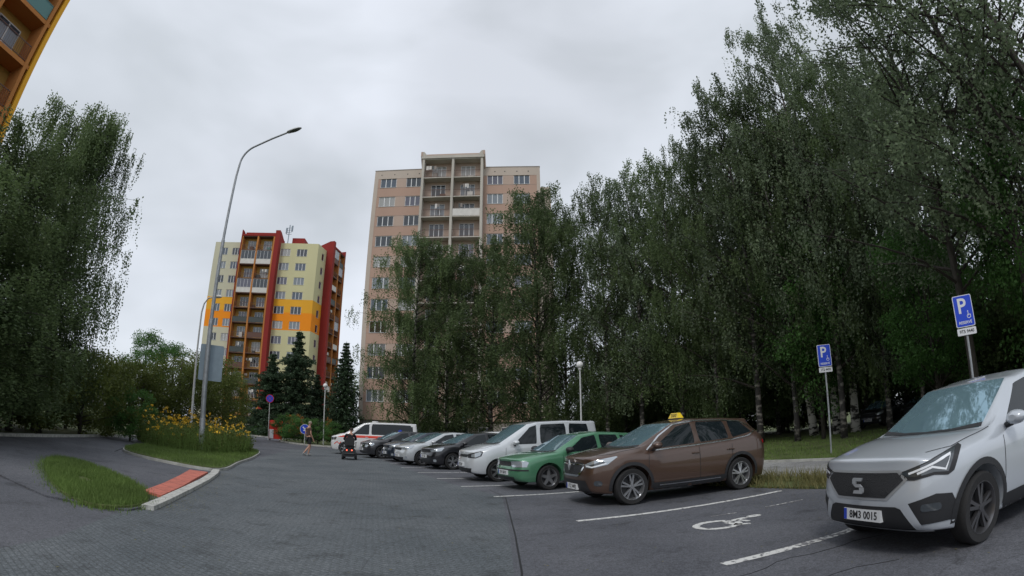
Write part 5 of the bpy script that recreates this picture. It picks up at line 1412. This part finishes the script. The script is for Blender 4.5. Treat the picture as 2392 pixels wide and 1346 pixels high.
def add_decal(mb, bvh, poly, view, off, mirror=False, mi=0, seg=.05):
    vs, fs = decal(bvh, poly, view, off, seg); mb.add(vs, fs, mi)
    if mirror: mb.add([(v[0], -v[1], v[2]) for v in vs], [f[::-1] for f in fs], mi)
def decal_part(root, bvh, name, poly, view, m, off=.006, mirror=False, seg=.05):
    out_ = []
    for s_ in ((1, -1) if mirror else (1,)):
        vs, fs = decal(bvh, poly, view, off, seg)
        if not fs: continue
        if s_ < 0: vs = [Vector((v[0], -v[1], v[2])) for v in vs]; fs = [f[::-1] for f in fs]
        mb = MB(); mb.add(vs, fs)
        o = mb.build(name, m, root, True, fix=False); out_.append(o)
    return out_
def line_poly(pts, w_):
    L_, R_ = [], []
    for i, p in enumerate(pts):
        a_ = Vector(pts[max(i - 1, 0)]); c_ = Vector(pts[min(i + 1, len(pts) - 1)]); t = (c_ - a_).normalized(); n_ = Vector((-t.y, t.x)) * w_ / 2
        L_.append(tuple(Vector(p) + n_)); R_.append(tuple(Vector(p) - n_))
    return L_ + R_[::-1]
def arc_poly(cx, cz, r0, r1, a0, a1, n=26):
    o = [(cx + r1 * math.cos(R(a0 + (a1 - a0) * i / n)), cz + r1 * math.sin(R(a0 + (a1 - a0) * i / n))) for i in range(n + 1)]
    return o + [(cx + r0 * math.cos(R(a0 + (a1 - a0) * i / n)), cz + r0 * math.sin(R(a0 + (a1 - a0) * i / n))) for i in range(n, -1, -1)]

def wheel(root, x, y, r_, style, s_, w_=.215):
    t = .0
    o = MB(); hw = w_ / 2; rr = r_ * .70
    o.lathe([(rr, -hw * .9), (r_ * .93, -hw), (r_ * .985, -hw * .8), (r_, -hw * .45), (r_, hw * .45), (r_ * .985, hw * .8), (r_ * .93, hw), (rr, hw * .9)], 36, 'Y', (0, 0, 0), cap=False)
    ty = o.build('wheel', 'rubber', root, True); ty.location = (x, y, r_)
    rm = MB(); yo = hw * .62 * s_
    rm.lathe([(rr * .90, yo - .10 * s_), (rr * .94, yo), (rr * 1.0, hw * .93 * s_), (rr * 1.025, hw * .93 * s_), (rr * 1.03, yo - .1 * s_)], 36, 'Y', cap=False)
    n = {'five': 5, 'ten': 5, 'twin': 5, 'six': 6, 'multi': 10}[style]
    def spoke(a_, w0, w1, r0=.10, r1=.93, ym=.0):
        pts = []
        for rr_, ww in ((rr * r0, w0), (rr * .55, (w0 + w1) / 2), (rr * r1, w1)):
            yy = yo + (.012 if rr_ > rr * .5 else .035) * s_ * .4
            c_, q_ = math.cos(a_), math.sin(a_)
            for e in (-1, 1): pts.append((c_ * rr_ - q_ * ww * e, yy, q_ * rr_ + c_ * ww * e))
        vs = pts + [(p[0], p[1] - .04 * s_, p[2]) for p in pts]
        rm.add(vs, [(0, 1, 3, 2), (2, 3, 5, 4), (6, 8, 9, 7), (8, 10, 11, 9), (0, 2, 8, 6), (2, 4, 10, 8), (1, 7, 9, 3), (3, 9, 11, 5), (4, 5, 11, 10), (0, 6, 7, 1)])
    for k in range(n):
        a_ = 2 * math.pi * k / n + .3
        if style in ('ten', 'twin'):
            spoke(a_ - .17, .014 * r_ / .33, .019, r1=.94); spoke(a_ + .17, .014, .019, r1=.94)
        elif style == 'five': spoke(a_, .045, .030)
        elif style == 'six': spoke(a_, .030, .026)
        else: spoke(a_, .013, .015)
    rm.lathe([(.001, yo + .022 * s_), (rr * .17, yo + .02 * s_), (rr * .19, yo - .03 * s_), (.001, yo - .03 * s_)], 18, 'Y')
    rim_m = 'rim_dark' if style == 'twin' else 'rim_silver'
    ro = rm.build('rim', rim_m, ty, True)
    dk = MB(); dk.lathe([(.001, yo - .06 * s_), (rr * .93, yo - .06 * s_), (rr * .93, yo - .075 * s_), (.001, yo - .075 * s_)], 24, 'Y'); dk.build('brake', 'plastic_black', ty)
    return ty

def make_car(P, loc, deg, label, group='cars parked in the bays', cat='car', name='parked_car'):
    root = empty(name, (loc[0], loc[1], 0), R(deg)); tag(root, label, cat, group)
    me, bvh = finish_shell(P); pm = 'paint_' + P['paint']
    body_ = split_mesh(me, {0, 1, 5, 6, 7}, 'body', [pm, 'plastic_black', 'plastic_black', 'rubber'], {0: 0, 1: 1 if P.get('clad') else 0, 5: 2, 6: 0, 7: 3})
    mesh_obj('body', body_, root)
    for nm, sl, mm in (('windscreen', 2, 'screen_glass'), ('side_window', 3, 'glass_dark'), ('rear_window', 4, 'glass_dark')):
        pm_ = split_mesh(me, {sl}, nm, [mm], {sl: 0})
        if nm == 'side_window':
            # each pane a part of its own
            b = bmesh.new(); b.from_mesh(pm_); seen = set(); k = 0
            b.faces.index_update(); comps = []
            for f in b.faces:
                if f.index in seen: continue
                st = [f]; seen.add(f.index); cp = []
                while st:
                    g_ = st.pop(); cp.append(g_)
                    for e in g_.edges:
                        for h_ in e.link_faces:
                            if h_.index not in seen: seen.add(h_.index); st.append(h_)
                comps.append(cp)
            for cp in comps:
                idx = {}; vs = []; fs = []
                for g_ in cp:
                    q = []
                    for v in g_.verts:
                        if v.index not in idx: idx[v.index] = len(vs); vs.append(tuple(v.co))
                        q.append(idx[v.index])
                    fs.append(tuple(q))
                mb = MB(); mb.add(vs, fs); mb.build('side_window', mm, root, True, fix=False)
            b.free()
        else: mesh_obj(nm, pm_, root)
    for u in P['axles']:
        for s_ in (1, -1): wheel(root, -u, s_ * (P['W'] / 2 - .125), P['wr'], P.get('rim', 'five'), s_)
    for nm, poly, view, m_, off, mir in P.get('decals', []):
        decal_part(root, bvh, nm, poly, view, m_, off, mir, seg=P.get('seg', .05))
    # door gaps as fine dark lines, arch trims, handles, mirrors
    W = P['W'] / 2; zs = P.get('z3', .58)
    a0, a1 = P['axles']; rw = P['wr'] + .055
    gap = MB(); bt = P['belt0']
    for pts in P.get('gaps', [[(-(P['cowl'] + .12), .36), (-(P['cowl'] + .16), bt - .06)], [(-(P['b0'] + .05), .30), (-(P['b0'] + .05), bt - .01)], [(-(P['c0'] + .03), bt - .01), (-(P['c0'] + .02), .72), (-(a1 - rw * .93), .60)]]):
        add_decal(gap, bvh, line_poly(pts, .010), 'S', .0035, True, seg=.08)
    gap.add(*[[(v[0], v[1], v[2]) for v in []], []]); gap.build('door_gap', 'black_ink', root, True, fix=False)
    for u in P['axles']:
        if P.get('clad'):
            for sd in (1, -1):
                mb = MB()
                for k in range(24):
                    vs_, fs_ = decal(bvh, arc_poly(-u, P['wr'] + .01, rw - .003, rw + .06, -8 + 196 * k / 24, -8 + 196 * (k + 1) / 24, 1), 'S', .010, .08)
                    if sd < 0: vs_ = [Vector((v[0], -v[1], v[2])) for v in vs_]; fs_ = [f[::-1] for f in fs_]
                    mb.add(vs_, fs_)
                mb.build('wheel_arch', 'plastic_black', root, True, fix=False)
    if P.get('clad'): 
        decal_part(root, bvh, 'sill_trim', [(-(a0 + rw + .02), .23), (-(a1 - rw - .02), .23), (-(a1 - rw - .04), .39), (-(a0 + rw + .04), .39)], 'S', 'plastic_black', .008, True, seg=.09)
    for hx in P.get('handles', (P['b0'] - .05, P['c0'] - .02)):
        for s_ in (1, -1):
            hz = bt - .13
            loc_, nor, _, _ = bvh.ray_cast(Vector((-hx, 3, hz)), Vector((0, -1, 0)))
            if loc_ is None: continue
            y = loc_.y
            part('door_handle', lambda b: b.tube([(-hx - .09, s_ * (y + .004), hz), (-hx - .07, s_ * (y + .028), hz + .004), (-hx + .07, s_ * (y + .028), hz + .008), (-hx + .09, s_ * (y + .004), hz + .004)], [.012, .015, .015, .012], 8), pm if not P.get('black_handles') else 'plastic_black', root, True)
    mx_ = P.get('mirror', (P.get('pillar', P['cowl'] + .22) + .08, bt + .07))
    for s_ in P.get('mirror_sides', (1, -1)):
        mo = MB(); n = 12; rings = [(-.085, .55), (-.06, .9), (0, 1.0), (.06, .85), (.095, .4)]; vs = []; fs = []
        sc2 = P.get('mirror_scale', 1.0)
        for dx, k_ in rings:
            for q in range(n):
                a_ = 2 * math.pi * q / n; vs.append((-mx_[0] + dx * 1.0 + .02, s_ * (W + .075 + math.cos(a_) * .115 * k_), mx_[1] + math.sin(a_) * .075 * k_ * sc2 + .02))
        for i in range(4):
            for q in range(n): fs.append((i * n + q, i * n + (q + 1) % n, (i + 1) * n + (q + 1) % n, (i + 1) * n + q))
        fs += [tuple(range(n)), tuple(4 * n + q for q in range(n - 1, -1, -1))]
        mo.add(vs, fs, 0); mr = mo.build('mirror', P.get('mirror_m', pm), root, True)
        part('mirror_arm', lambda b: b.tube([(-mx_[0], s_ * (W - .14), mx_[1] - .07), (-mx_[0], s_ * (W + .02), mx_[1] - .03)], [.035, .03], 8), 'plastic_black', mr, True)
    cw_ = MB(); cu_ = P['cowl']; wb_ = P.get('wbelt', .93) * W
    add_decal(cw_, bvh, line_poly([(-cu_ - .03, -wb_ + .15), (-cu_ + .07, -.35), (-cu_ + .10, 0), (-cu_ + .07, .35), (-cu_ - .03, wb_ - .15)], .07), 'T', .004, False, seg=.07)
    cw_.build('cowl', 'plastic_black', root, True, fix=False)
    hg_ = MB(); add_decal(hg_, bvh, line_poly([(-.30, .66 * W), (-.55, .80 * W), (-cu_ - .02, .86 * W)], .009), 'T', .003, True, seg=.07); hg_.build('bonnet_gap', 'black_ink', root, True, fix=False)
    # number plate
    def plate_at(view, zc, txt, x_):
        sg = 1 if view == 'F' else -1
        pl = part('number_plate', lambda b: b.add([(x_, -.26 * sg, zc - .057), (x_, .26 * sg, zc - .057), (x_, .26 * sg, zc + .057), (x_, -.26 * sg, zc + .057), (x_ - sg * .04, -.26 * sg, zc - .057), (x_ - sg * .04, .26 * sg, zc - .057), (x_ - sg * .04, .26 * sg, zc + .057), (x_ - sg * .04, -.26 * sg, zc + .057)],
            [(0, 1, 2, 3), (7, 6, 5, 4), (0, 4, 5, 1), (1, 5, 6, 2), (2, 6, 7, 3), (3, 7, 4, 0)]), 'plate_white', root)
        part('blue_strip', lambda b: b.add([(x_ + sg * .002, -.258 * sg, zc - .055), (x_ + sg * .002, -.215 * sg, zc - .055), (x_ + sg * .002, -.215 * sg, zc + .055), (x_ + sg * .002, -.258 * sg, zc + .055)], [(0, 1, 2, 3)]), 'plate_blue', pl)
        mw = Matrix.Translation((x_ + sg * .002, .02 * sg, zc - .002)) @ Matrix.Rotation(R(90 * sg), 4, 'Z') @ Matrix.Rotation(R(90), 4, 'X')
        if txt: text_mesh(txt, .105, 'lettering', 'black_ink', pl, mw, .0008, .92)
    if P.get('plate'):
        loc_, *_ = bvh.ray_cast(Vector((3, 0, P['plate'][0])), Vector((-1, 0, 0)))
        plate_at('F', P['plate'][0], P['plate'][1], (loc_.x if loc_ else 0) + P.get('plate_off', .022))
    root['bvh'] = 0
    del root['bvh']
    return root, bvh

def side_detail(P):
    return []
# --- near silver car at the right
silver = dict(mirror_sides=(1,), L=4.36, W=1.84, paint='silver', hood0=.93, cowl_z=1.06, cowl=1.16, roof0=(1.95, 1.525), roofm=(2.7, 1.60), roof1=(3.95, 1.50), tail=(4.25, 1.08), belt0=1.02, belt1=1.12,
    b0=2.50, c0=3.45, d0=3.95, d_lean=.12, kick=.05, axles=(.86, 3.49), wr=.345, rim='twin', clad=True, zb=.22, z3=.60, nose=(.03, .0, .05), plate=(.405, '8M3 0015'), wroof=.72, seg=.035, lip=.02, nose_r=.30, hood_side=.06, lipc=.5,
    decals=[
     ('grille_frame', [(-.50, .835), (.46, .835), (.545, .745), (.33, .560), (-.37, .560), (-.59, .745)], 'F', 'trim_silver', .006, False),
     ('grille', [(-.47, .812), (.435, .812), (.505, .743), (.31, .582), (-.35, .582), (-.55, .743)], 'F', 'mesh_black', .012, False),
     ('headlight', [(.38, .80), (.99, .985), (1.02, .965), (.985, .90), (.93, .775), (.87, .745), (.74, .765), (.55, .735), (.47, .74)], 38, 'plastic_black', .006, True),
     ('headlight_lens', [(.42, .80), (.96, .965), (.92, .88), (.87, .775), (.74, .79), (.56, .762), (.49, .768)], 38, 'lamp_dark', .010, True),
     ('light_guide', line_poly([(.50, .795), (.90, .915), (.845, .80), (.72, .835), (.58, .79)], .020), 38, 'lamp_white', .014, True),
     ('lower_intake', [(-.42, .50), (.42, .50), (.50, .47), (.66, .275), (-.66, .275), (-.50, .47)], 'F', 'plastic_black', .006, False),
     ('fog_recess', [(.50, .52), (.80, .60), (.93, .58), (.97, .47), (.93, .34), (.62, .33)], 24, 'plastic_black', .006, True),
     ('fog_lamp', rrect(.66, .84, .45, .52, .03), 24, 'lamp_dark', .012, True),
     ('bumper_trim', line_poly([(-.72, .27), (.72, .27)], .026), 'F', 'trim_silver', .012, False),
     ('cheek_panel', [(.46, .50), (.55, .54), (.68, .32), (.93, .33), (.90, .27), (.62, .285)], 18, 'paint_silver', .009, True),
     ('window_trim', line_poly([(-1.5, 1.028), (-2.5, 1.05), (-3.6, 1.08), (-3.95, 1.115)], .02), 'S', 'chrome', .006, True),
    ])
def seg_emblem(root, bvh, x_, zc, s_, kind):
    b = MB()
    def P2(y, z): return (x_, y * s_, zc + z * s_)
    if kind == 'S':
        polys = [[(-.06, .075), (.065, .075), (.05, .045), (-.025, .045), (-.025, .018), (-.075, .018), (-.075, .06)], [(-.065, .014), (.03, .014), (.065, -.014), (-.03, -.014)], [(.06, -.075), (-.065, -.075), (-.05, -.045), (.025, -.045), (.025, -.018), (.075, -.018), (.075, -.06)]]
        polys[0] = [(-y, z) if False else (y, z) for y, z in polys[0]]
    elif kind == 'diamond': polys = [[(0, .10), (.035, .035), (0, -.02), (-.035, .035)], [(0, .06), (.055, 0), (0, -.10), (-.055, 0)]]
    elif kind == 'ring': polys = [[(.07 * math.cos(R(a_)), .07 * math.sin(R(a_))) for a_ in range(0, 360, 20)]]
    for k, pl in enumerate(polys):
        n = len(pl); vs = [(x_ + .002 * k, y * s_, zc + z * s_) for y, z in pl] + [(x_ - .015, y * s_, zc + z * s_) for y, z in pl]
        b.add(vs, [tuple(range(n)), tuple(range(2 * n - 1, n - 1, -1))] + [(i, n + i, n + (i + 1) % n, (i + 1) % n) for i in range(n)])
    b.build('badge', 'trim_silver', root)
car, bv = make_car(silver, (3.27, 4.26), 187.2, 'silver car with a dark six sided grille facing the camera, nearest at the right edge')
seg_emblem(car, bv, .038, .70, 1.0, 'S')
for sg in (1,):
    part('wiper', lambda b: (b.tube([(-1.16, .45, 1.085), (-1.22, -.1, 1.12)], .008, 6), b.tube([(-1.14, -.1, 1.085), (-1.2, -.55, 1.11)], .008, 6)), 'plastic_black', car, True)

# --- brown taxi
brown = dict(L=4.45, W=1.84, paint='brown', hood0=.93, cowl_z=1.08, cowl=1.12, roof0=(1.98, 1.53), roofm=(2.6, 1.61), roof1=(3.98, 1.53), tail=(4.30, 1.10), belt0=1.02, belt1=1.17, b0=2.42, c0=3.30, d0=3.95, d_lean=.22, kick=.07,
    axles=(.91, 3.56), wr=.35, rim='ten', clad=True, zb=.23, z3=.60, nose=(.05, .0, .06), plate=(.36, '1TZ 4492'), wroof=.70, seg=.04, nose_r=.34, hood_mid=.72, hood_side=.07,
    decals=[
     ('grille', [(-.46, .84), (.46, .84), (.50, .74), (.33, .60), (-.33, .60), (-.50, .74)], 'F', 'mesh_black', .006, False),
     ('grille_trim', line_poly([(-.50, .76), (-.40, .63), (-.31, .585), (.31, .585), (.40, .63), (.50, .76)], .035), 'F', 'chrome', .012, False),
     ('grille_bar', line_poly([(-.5, .80), (.5, .80)], .018), 'F', 'chrome', .014, False),
     ('headlight', [(.45, .80), (.62, .87), (1.02, .945), (1.05, .93), (.90, .80), (.62, .735), (.49, .745)], 42, 'lamp_clear', .008, True),
     ('headlight_core', [(.56, .79), (.82, .865), (.86, .835), (.70, .785), (.60, .77)], 42, 'lamp_dark', .013, True),
     ('light_guide', line_poly([(.50, .775), (.63, .755), (.88, .82)], .022), 42, 'lamp_white', .016, True),
     ('lower_intake', [(-.55, .50), (.55, .50), (.64, .28), (-.64, .28)], 'F', 'plastic_black', .006, False),
     ('fog_lamp', rrect(.72, .86, .40, .50, .05), 26, 'lamp_dark', .008, True),
     ('skid_plate', line_poly([(-.5, .255), (.5, .255)], .03), 'F', 'rim_silver', .012, False),
     ('window_trim', line_poly([(-1.28, 1.012), (-2.4, 1.055), (-3.4, 1.10), (-3.8, 1.14), (-4.05, 1.24), (-3.95, 1.36), (-3.72, 1.47), (-3.2, 1.525), (-2.5, 1.548), (-2.0, 1.49), (-1.6, 1.28), (-1.25, 1.03)], .022), 'S', 'chrome', .007, True),
     ('tail_lamp', [(-4.20, 1.02), (-4.43, 1.03), (-4.45, .92), (-4.24, .95)], 'S', 'lamp_red', .006, True),
     ('sill_strip', line_poly([(-1.5, .335), (-3.0, .335)], .02), 'S', 'chrome', .013, True),
    ])
car, bv = make_car(brown, (1.10, 10.24), 195.8, 'brown metallic sport utility car with a yellow taxi sign on its roof')
seg_emblem(car, bv, .012, .78, 1.0, 'diamond')
def taxi_sign():
    x, y = 1.10 + math.cos(R(195.8)) * -1 * -2.1, 10.24
    c_, s_ = math.cos(R(195.8)), math.sin(R(195.8))
    X, Y = 1.10 + (-2.48) * c_ - .05 * s_, 10.24 + (-2.48) * s_ + .05 * c_
    root = empty('taxi_sign', (X, Y, 1.618), R(195.8)); tag(root, 'yellow taxi roof sign on the brown car', 'taxi sign')
    def shell(b):
        bt = [(.075, -.19), (.075, .19), (-.075, .19), (-.075, -.19)]; tp = [(.035, -.13), (.035, .13), (-.035, .13), (-.035, -.13)]
        b.add([(x_, y_, .012) for x_, y_ in bt] + [(x_, y_, .125) for x_, y_ in tp], [(3, 2, 1, 0), (4, 5, 6, 7), (0, 1, 5, 4), (1, 2, 6, 5), (2, 3, 7, 6), (3, 0, 4, 7)])
    sh_ = part('shell', shell, 'taxi_yellow', root)
    part('base', lambda b: b.box(-.08, .08, -.2, .2, -.02, .011), 'plastic_black', root)
    tilt = math.atan2(.04, .113)
    for sg in (1, -1):
        mw = Matrix.Rotation(R(0 if sg > 0 else 180), 4, 'Z') @ Matrix.Translation((.0585, 0, .066)) @ Matrix.Rotation(-tilt, 4, 'Y') @ Matrix.Rotation(R(90), 4, 'Z') @ Matrix.Rotation(R(90), 4, 'X')
        text_mesh('TAXI', .10, 'lettering', 'black_ink', sh_, mw, .001, 1.0)
taxi_sign()

# --- green hatchback
green = dict(L=4.15, W=1.74, paint='green', hood0=.78, cowl_z=.93, cowl=1.12, roof0=(1.88, 1.36), roofm=(2.5, 1.435), roof1=(3.55, 1.36), tail=(4.05, .98), belt0=.90, belt1=.96, b0=2.38, c0=3.1, d0=3.42, d_lean=.12,
    axles=(.87, 3.38), wr=.31, rim='five', zb=.20, z3=.52, nose=(.0, .0, .07), plate=(.44, '3T4 5810'), nose_r=.22, hood_side=.04, wroof=.68, black_handles=True, mirror_m='plastic_black',
    decals=[
     ('grille', [(-.40, .72), (.40, .72), (.36, .60), (-.36, .60)], 'F', 'mesh_black', .008, False),
     ('headlight', [(.34, .73), (.80, .74), (.86, .70), (.83, .59), (.42, .58), (.36, .62)], 24, 'lamp_clear', .008, True),
     ('bumper_strip', line_poly([(-.80, .51), (.80, .51)], .035), 'F', 'plastic_black', .01, False),
     ('side_strip', line_poly([(-1.3, .50), (-2.95, .50)], .045), 'S', 'plastic_black', .010, True),
     ('lower_intake', [(-.5, .34), (.5, .34), (.48, .25), (-.48, .25)], 'F', 'plastic_black', .008, False),
     ('tail_lamp', [(-3.95, .84), (-4.13, .84), (-4.13, .68), (-3.97, .68)], 'S', 'lamp_red', .006, True),
    ])
car, bv = make_car(green, (-.26, 13.25), 205, 'green older hatchback with silver five spoke wheels, between the taxi and the white van')
# --- silver white van
caddy = dict(L=4.41, W=1.79, paint='light_silver', hood0=.90, cowl_z=1.10, cowl=.98, roof0=(1.85, 1.70), roofm=(2.7, 1.82), roof1=(4.20, 1.78), tail=(4.36, 1.08), belt0=1.06, belt1=1.12, b0=2.15, c0=3.15, d0=3.98, d_lean=.06,
    axles=(.90, 3.58), wr=.315, rim='six', zb=.22, z3=.56, nose=(.03, .0, .06), plate=(.50, '4T7 2913'), nose_r=.30, hood_side=.05, wroof=.84, wbelt=.94, pillar=1.35, black_handles=False, cp=0,
    decals=[
     ('grille', [(-.50, .80), (.50, .80), (.46, .72), (-.46, .72)], 'F', 'mesh_black', .008, False),
     ('headlight', [(.44, .80), (.86, .90), (.93, .88), (.90, .76), (.76, .695), (.48, .70)], 34, 'plastic_black', .007, True),
     ('headlight_lens', [(.62, .80), (.84, .87), (.90, .86), (.87, .77), (.76, .72), (.62, .725)], 34, 'lamp_clear', .012, True),
     ('lower_intake', [(-.66, .40), (.66, .40), (.60, .27), (-.60, .27)], 'F', 'plastic_black', .008, False),
     ('bumper_trim', line_poly([(-.62, .245), (.62, .245)], .02), 'F', 'chrome', .012, False),
    ])
car, bv = make_car(caddy, (-1.58, 15.65), 201.5, 'pale silver high roofed van behind the green hatchback')
seg_emblem(car, bv, .03, .80, .9, 'ring')
# --- black hatchback, pale saloon and the dark cars beyond
def hatch(paint, **k):
    d = dict(L=4.25, W=1.79, paint=paint, hood0=.80, cowl_z=.98, cowl=1.05, roof0=(1.95, 1.40), roofm=(2.55, 1.46), roof1=(3.7, 1.37), tail=(4.12, 1.02), belt0=.93, belt1=1.02, b0=2.42, c0=3.2, d0=3.62, d_lean=.15,
        axles=(.88, 3.50), wr=.32, rim='ten', zb=.19, z3=.54, nose=(.03, .0, .09), plate=(.42, '2T6 7731'), nose_r=.28, wroof=.68,
        decals=[('grille', [(-.42, .735), (.42, .735), (.38, .65), (-.38, .65)], 'F', 'mesh_black', .008, False),
         ('headlight', [(.42, .74), (.92, .86), (.97, .83), (.90, .72), (.52, .665)], 38, 'lamp_clear', .008, True),
         ('lower_intake', [(-.60, .36), (.60, .36), (.52, .23), (-.52, .23)], 'F', 'plastic_black', .008, False),
         ('fog_lamp', rrect(.66, .78, .30, .40, .04), 24, 'lamp_clear', .010, True),
         ('tail_lamp', [(-3.95, .95), (-4.2, .95), (-4.2, .80), (-3.98, .82)], 'S', 'lamp_red', .006, True)])
    d.update(k); return d
make_car(hatch('black', plate=(.50, '5T3 1188')), (-3.50, 20.25), 212, 'black hatchback behind the pale silver van, right of the silver hatchback')
make_car(hatch('golf_silver'), (-5.0, 22.1), 211, 'silver hatchback between two dark cars')
make_car(hatch('dark_blue', rim='five', L=4.6, axles=(.9, 3.6), roof1=(4.15, 1.40), c0=3.3, d0=4.0, tail=(4.45, 1.02)), (-6.1, 24.3), 211, 'dark blue estate car, left of the silver hatchback')
make_car(hatch('black', roof0=(1.95, 1.44), roofm=(2.55, 1.50), roof1=(3.8, 1.42), rim='multi'), (-6.2, 27.3), 211, 'black car parked deep in its bay, second from the far end')
make_car(hatch('dark_grey', plate=(.46, '9T1 3027'), rim='five', decals=[('grille', [(-.36, .72), (.36, .72), (.32, .56), (-.32, .56)], 'F', 'chrome', .008, False),
     ('headlight', [(.40, .72), (.66, .76), (.72, .66), (.58, .58), (.42, .60)], 30, 'lamp_clear', .008, True), ('headlight', [(.72, .78), (.92, .80), (.95, .72), (.84, .64), (.74, .66)], 40, 'lamp_clear', .008, True),
     ('lower_intake', [(-.5, .36), (.5, .36), (.46, .25), (-.46, .25)], 'F', 'plastic_black', .008, False)]), (-7.9, 26.5), 213, 'dark grey car with twin round headlights, nearest to the ambulance')
make_car(hatch('white', roof0=(1.95, 1.46), roofm=(2.55, 1.53), roof1=(3.8, 1.45), wr=.32), (1.6, 26.2), 30, 'white car of which only the roof shows behind the black hatchback', group='cars beyond the parking bays')
# --- ambulance van
ambu = dict(L=5.15, W=1.94, paint='white', hood0=1.00, cowl_z=1.22, cowl=.95, roof0=(1.95, 1.83), roofm=(2.8, 1.93), roof1=(5.0, 1.90), tail=(5.12, 1.15), belt0=1.16, belt1=1.18, b0=2.35, c0=3.7, d0=4.78, d_lean=.02,
    axles=(.95, 4.15), wr=.335, rim='six', zb=.24, z3=.66, nose=(.03, .0, .06), plate=(.42, '7T8 0155'), nose_r=.30, wroof=.86, wbelt=.94, pillar=1.35, cp=3, cw=.05, handles=(2.2,),
    gaps=[[(-1.2, .4), (-1.25, 1.1)], [(-2.38, .36), (-2.38, 1.14)], [(-3.6, .36), (-3.6, 1.14)]],
    decals=[
     ('grille', [(-.5, .84), (.5, .84), (.46, .66), (-.46, .66)], 'F', 'mesh_black', .008, False),
     ('headlight', [(.50, .94), (.96, 1.0), (1.0, .95), (.95, .82), (.56, .80)], 36, 'lamp_dark', .008, True),
     ('lower_intake', [(-.6, .50), (.6, .50), (.55, .30), (-.55, .30)], 'F', 'plastic_black', .008, False),
     ('red_stripe', [(-.50, .99), (-5.05, 1.0), (-5.05, 1.13), (-1.2, 1.13), (-.85, 1.09)], 'S', 'ambulance_red', .006, True),
     ('red_mark', line_poly([(-.32, .58), (-.50, .72), (-.62, .60), (-.72, .72)], .05), 'S', 'ambulance_red', .008, True),
     ('blue_star', [(-4.10 + r_ * math.cos(R(a_)), 1.42 + r_ * math.sin(R(a_))) for a_, r_ in [(k * 30, .14 if k % 2 else .07) for k in range(12)]], 'S', 'sign_blue', .010, True),
     ('window_surround', [(-2.52, 1.22), (-4.86, 1.23), (-4.82, 1.72), (-2.58, 1.72)], 'S', 'glass_dark', .005, True)])
car, bv = make_car(ambu, (-10.6, 29.4), 190, 'white ambulance van with a red stripe and a blue star, farthest in the row', group='cars parked in the bays', cat='ambulance', name='ambulance_van')
part('roof_vent', lambda b: b.tube([(-2.6, 0, 1.90), (-2.6, 0, 1.99)], [.22, .18], 14), 'light_post', car, True)
# --- dark cars glimpsed beyond the lawn at the right
for i, (az_, d_, deg, lab) in enumerate([(38.6, 30.5, 205, 'dark parked car behind the birch trunks, left of the silver car windscreen'), (43.2, 31.5, 200, 'dark car half hidden behind the silver car, beyond the lawn')]):
    x, y = pol(az_, d_)
    c_, _ = make_car(hatch('dark_grey' if i else 'black', roof1=(3.9, 1.40)), (x, y), deg, lab, group='cars beyond the parking bays'); c_.location.z = lawn_at(x, y) + .02

# every separate piece of these parts becomes a part of its own
def split_pieces(o):
    b = bmesh.new(); b.from_mesh(o.data); b.verts.ensure_lookup_table(); seen = set(); comps = []
    for v in b.verts:
        if v.index in seen: continue
        st = [v]; seen.add(v.index); cp = []
        while st:
            q = st.pop(); cp.append(q.index)
            for e in q.link_edges:
                w_ = e.other_vert(q)
                if w_.index not in seen: seen.add(w_.index); st.append(w_)
        comps.append(set(cp))
    if 1 < len(comps) <= 40:
        smooth = o.data.polygons[0].use_smooth; mats = list(o.data.materials); base = o.name.split('.')[0]
        for k, cp in enumerate(comps):
            idx = {}; vs = []; fs = []; ms = []
            for f in b.faces:
                if f.verts[0].index in cp:
                    q = []
                    for v in f.verts:
                        if v.index not in idx: idx[v.index] = len(vs); vs.append(tuple(v.co))
                        q.append(idx[v.index])
                    fs.append(tuple(q)); ms.append(f.material_index)
            me = bpy.data.meshes.new(base); me.from_pydata(vs, [], fs); me.polygons.foreach_set('material_index', ms); me.polygons.foreach_set('use_smooth', [smooth] * len(fs))
            for m_ in mats: me.materials.append(m_)
            me.update()
            if k == 0: o.data = me
            else:
                c_ = mesh_obj(base, me, o.parent); c_.rotation_euler = o.rotation_euler; c_.location = o.location
    b.free()
for o in list(bpy.data.objects):
    if o.type == 'MESH' and o.parent and o.name.split('.')[0] in ('coping', 'vent_hole', 'panel_joint', 'balcony_slab', 'door_gap', 'bonnet_gap', 'wiper', 'corner_strip', 'roof_house', 'cowl', 'eyes', 'tail_lamp', 'sill_trim', 'foot', 'armrest', 'clamp_rail'):
        split_pieces(o)
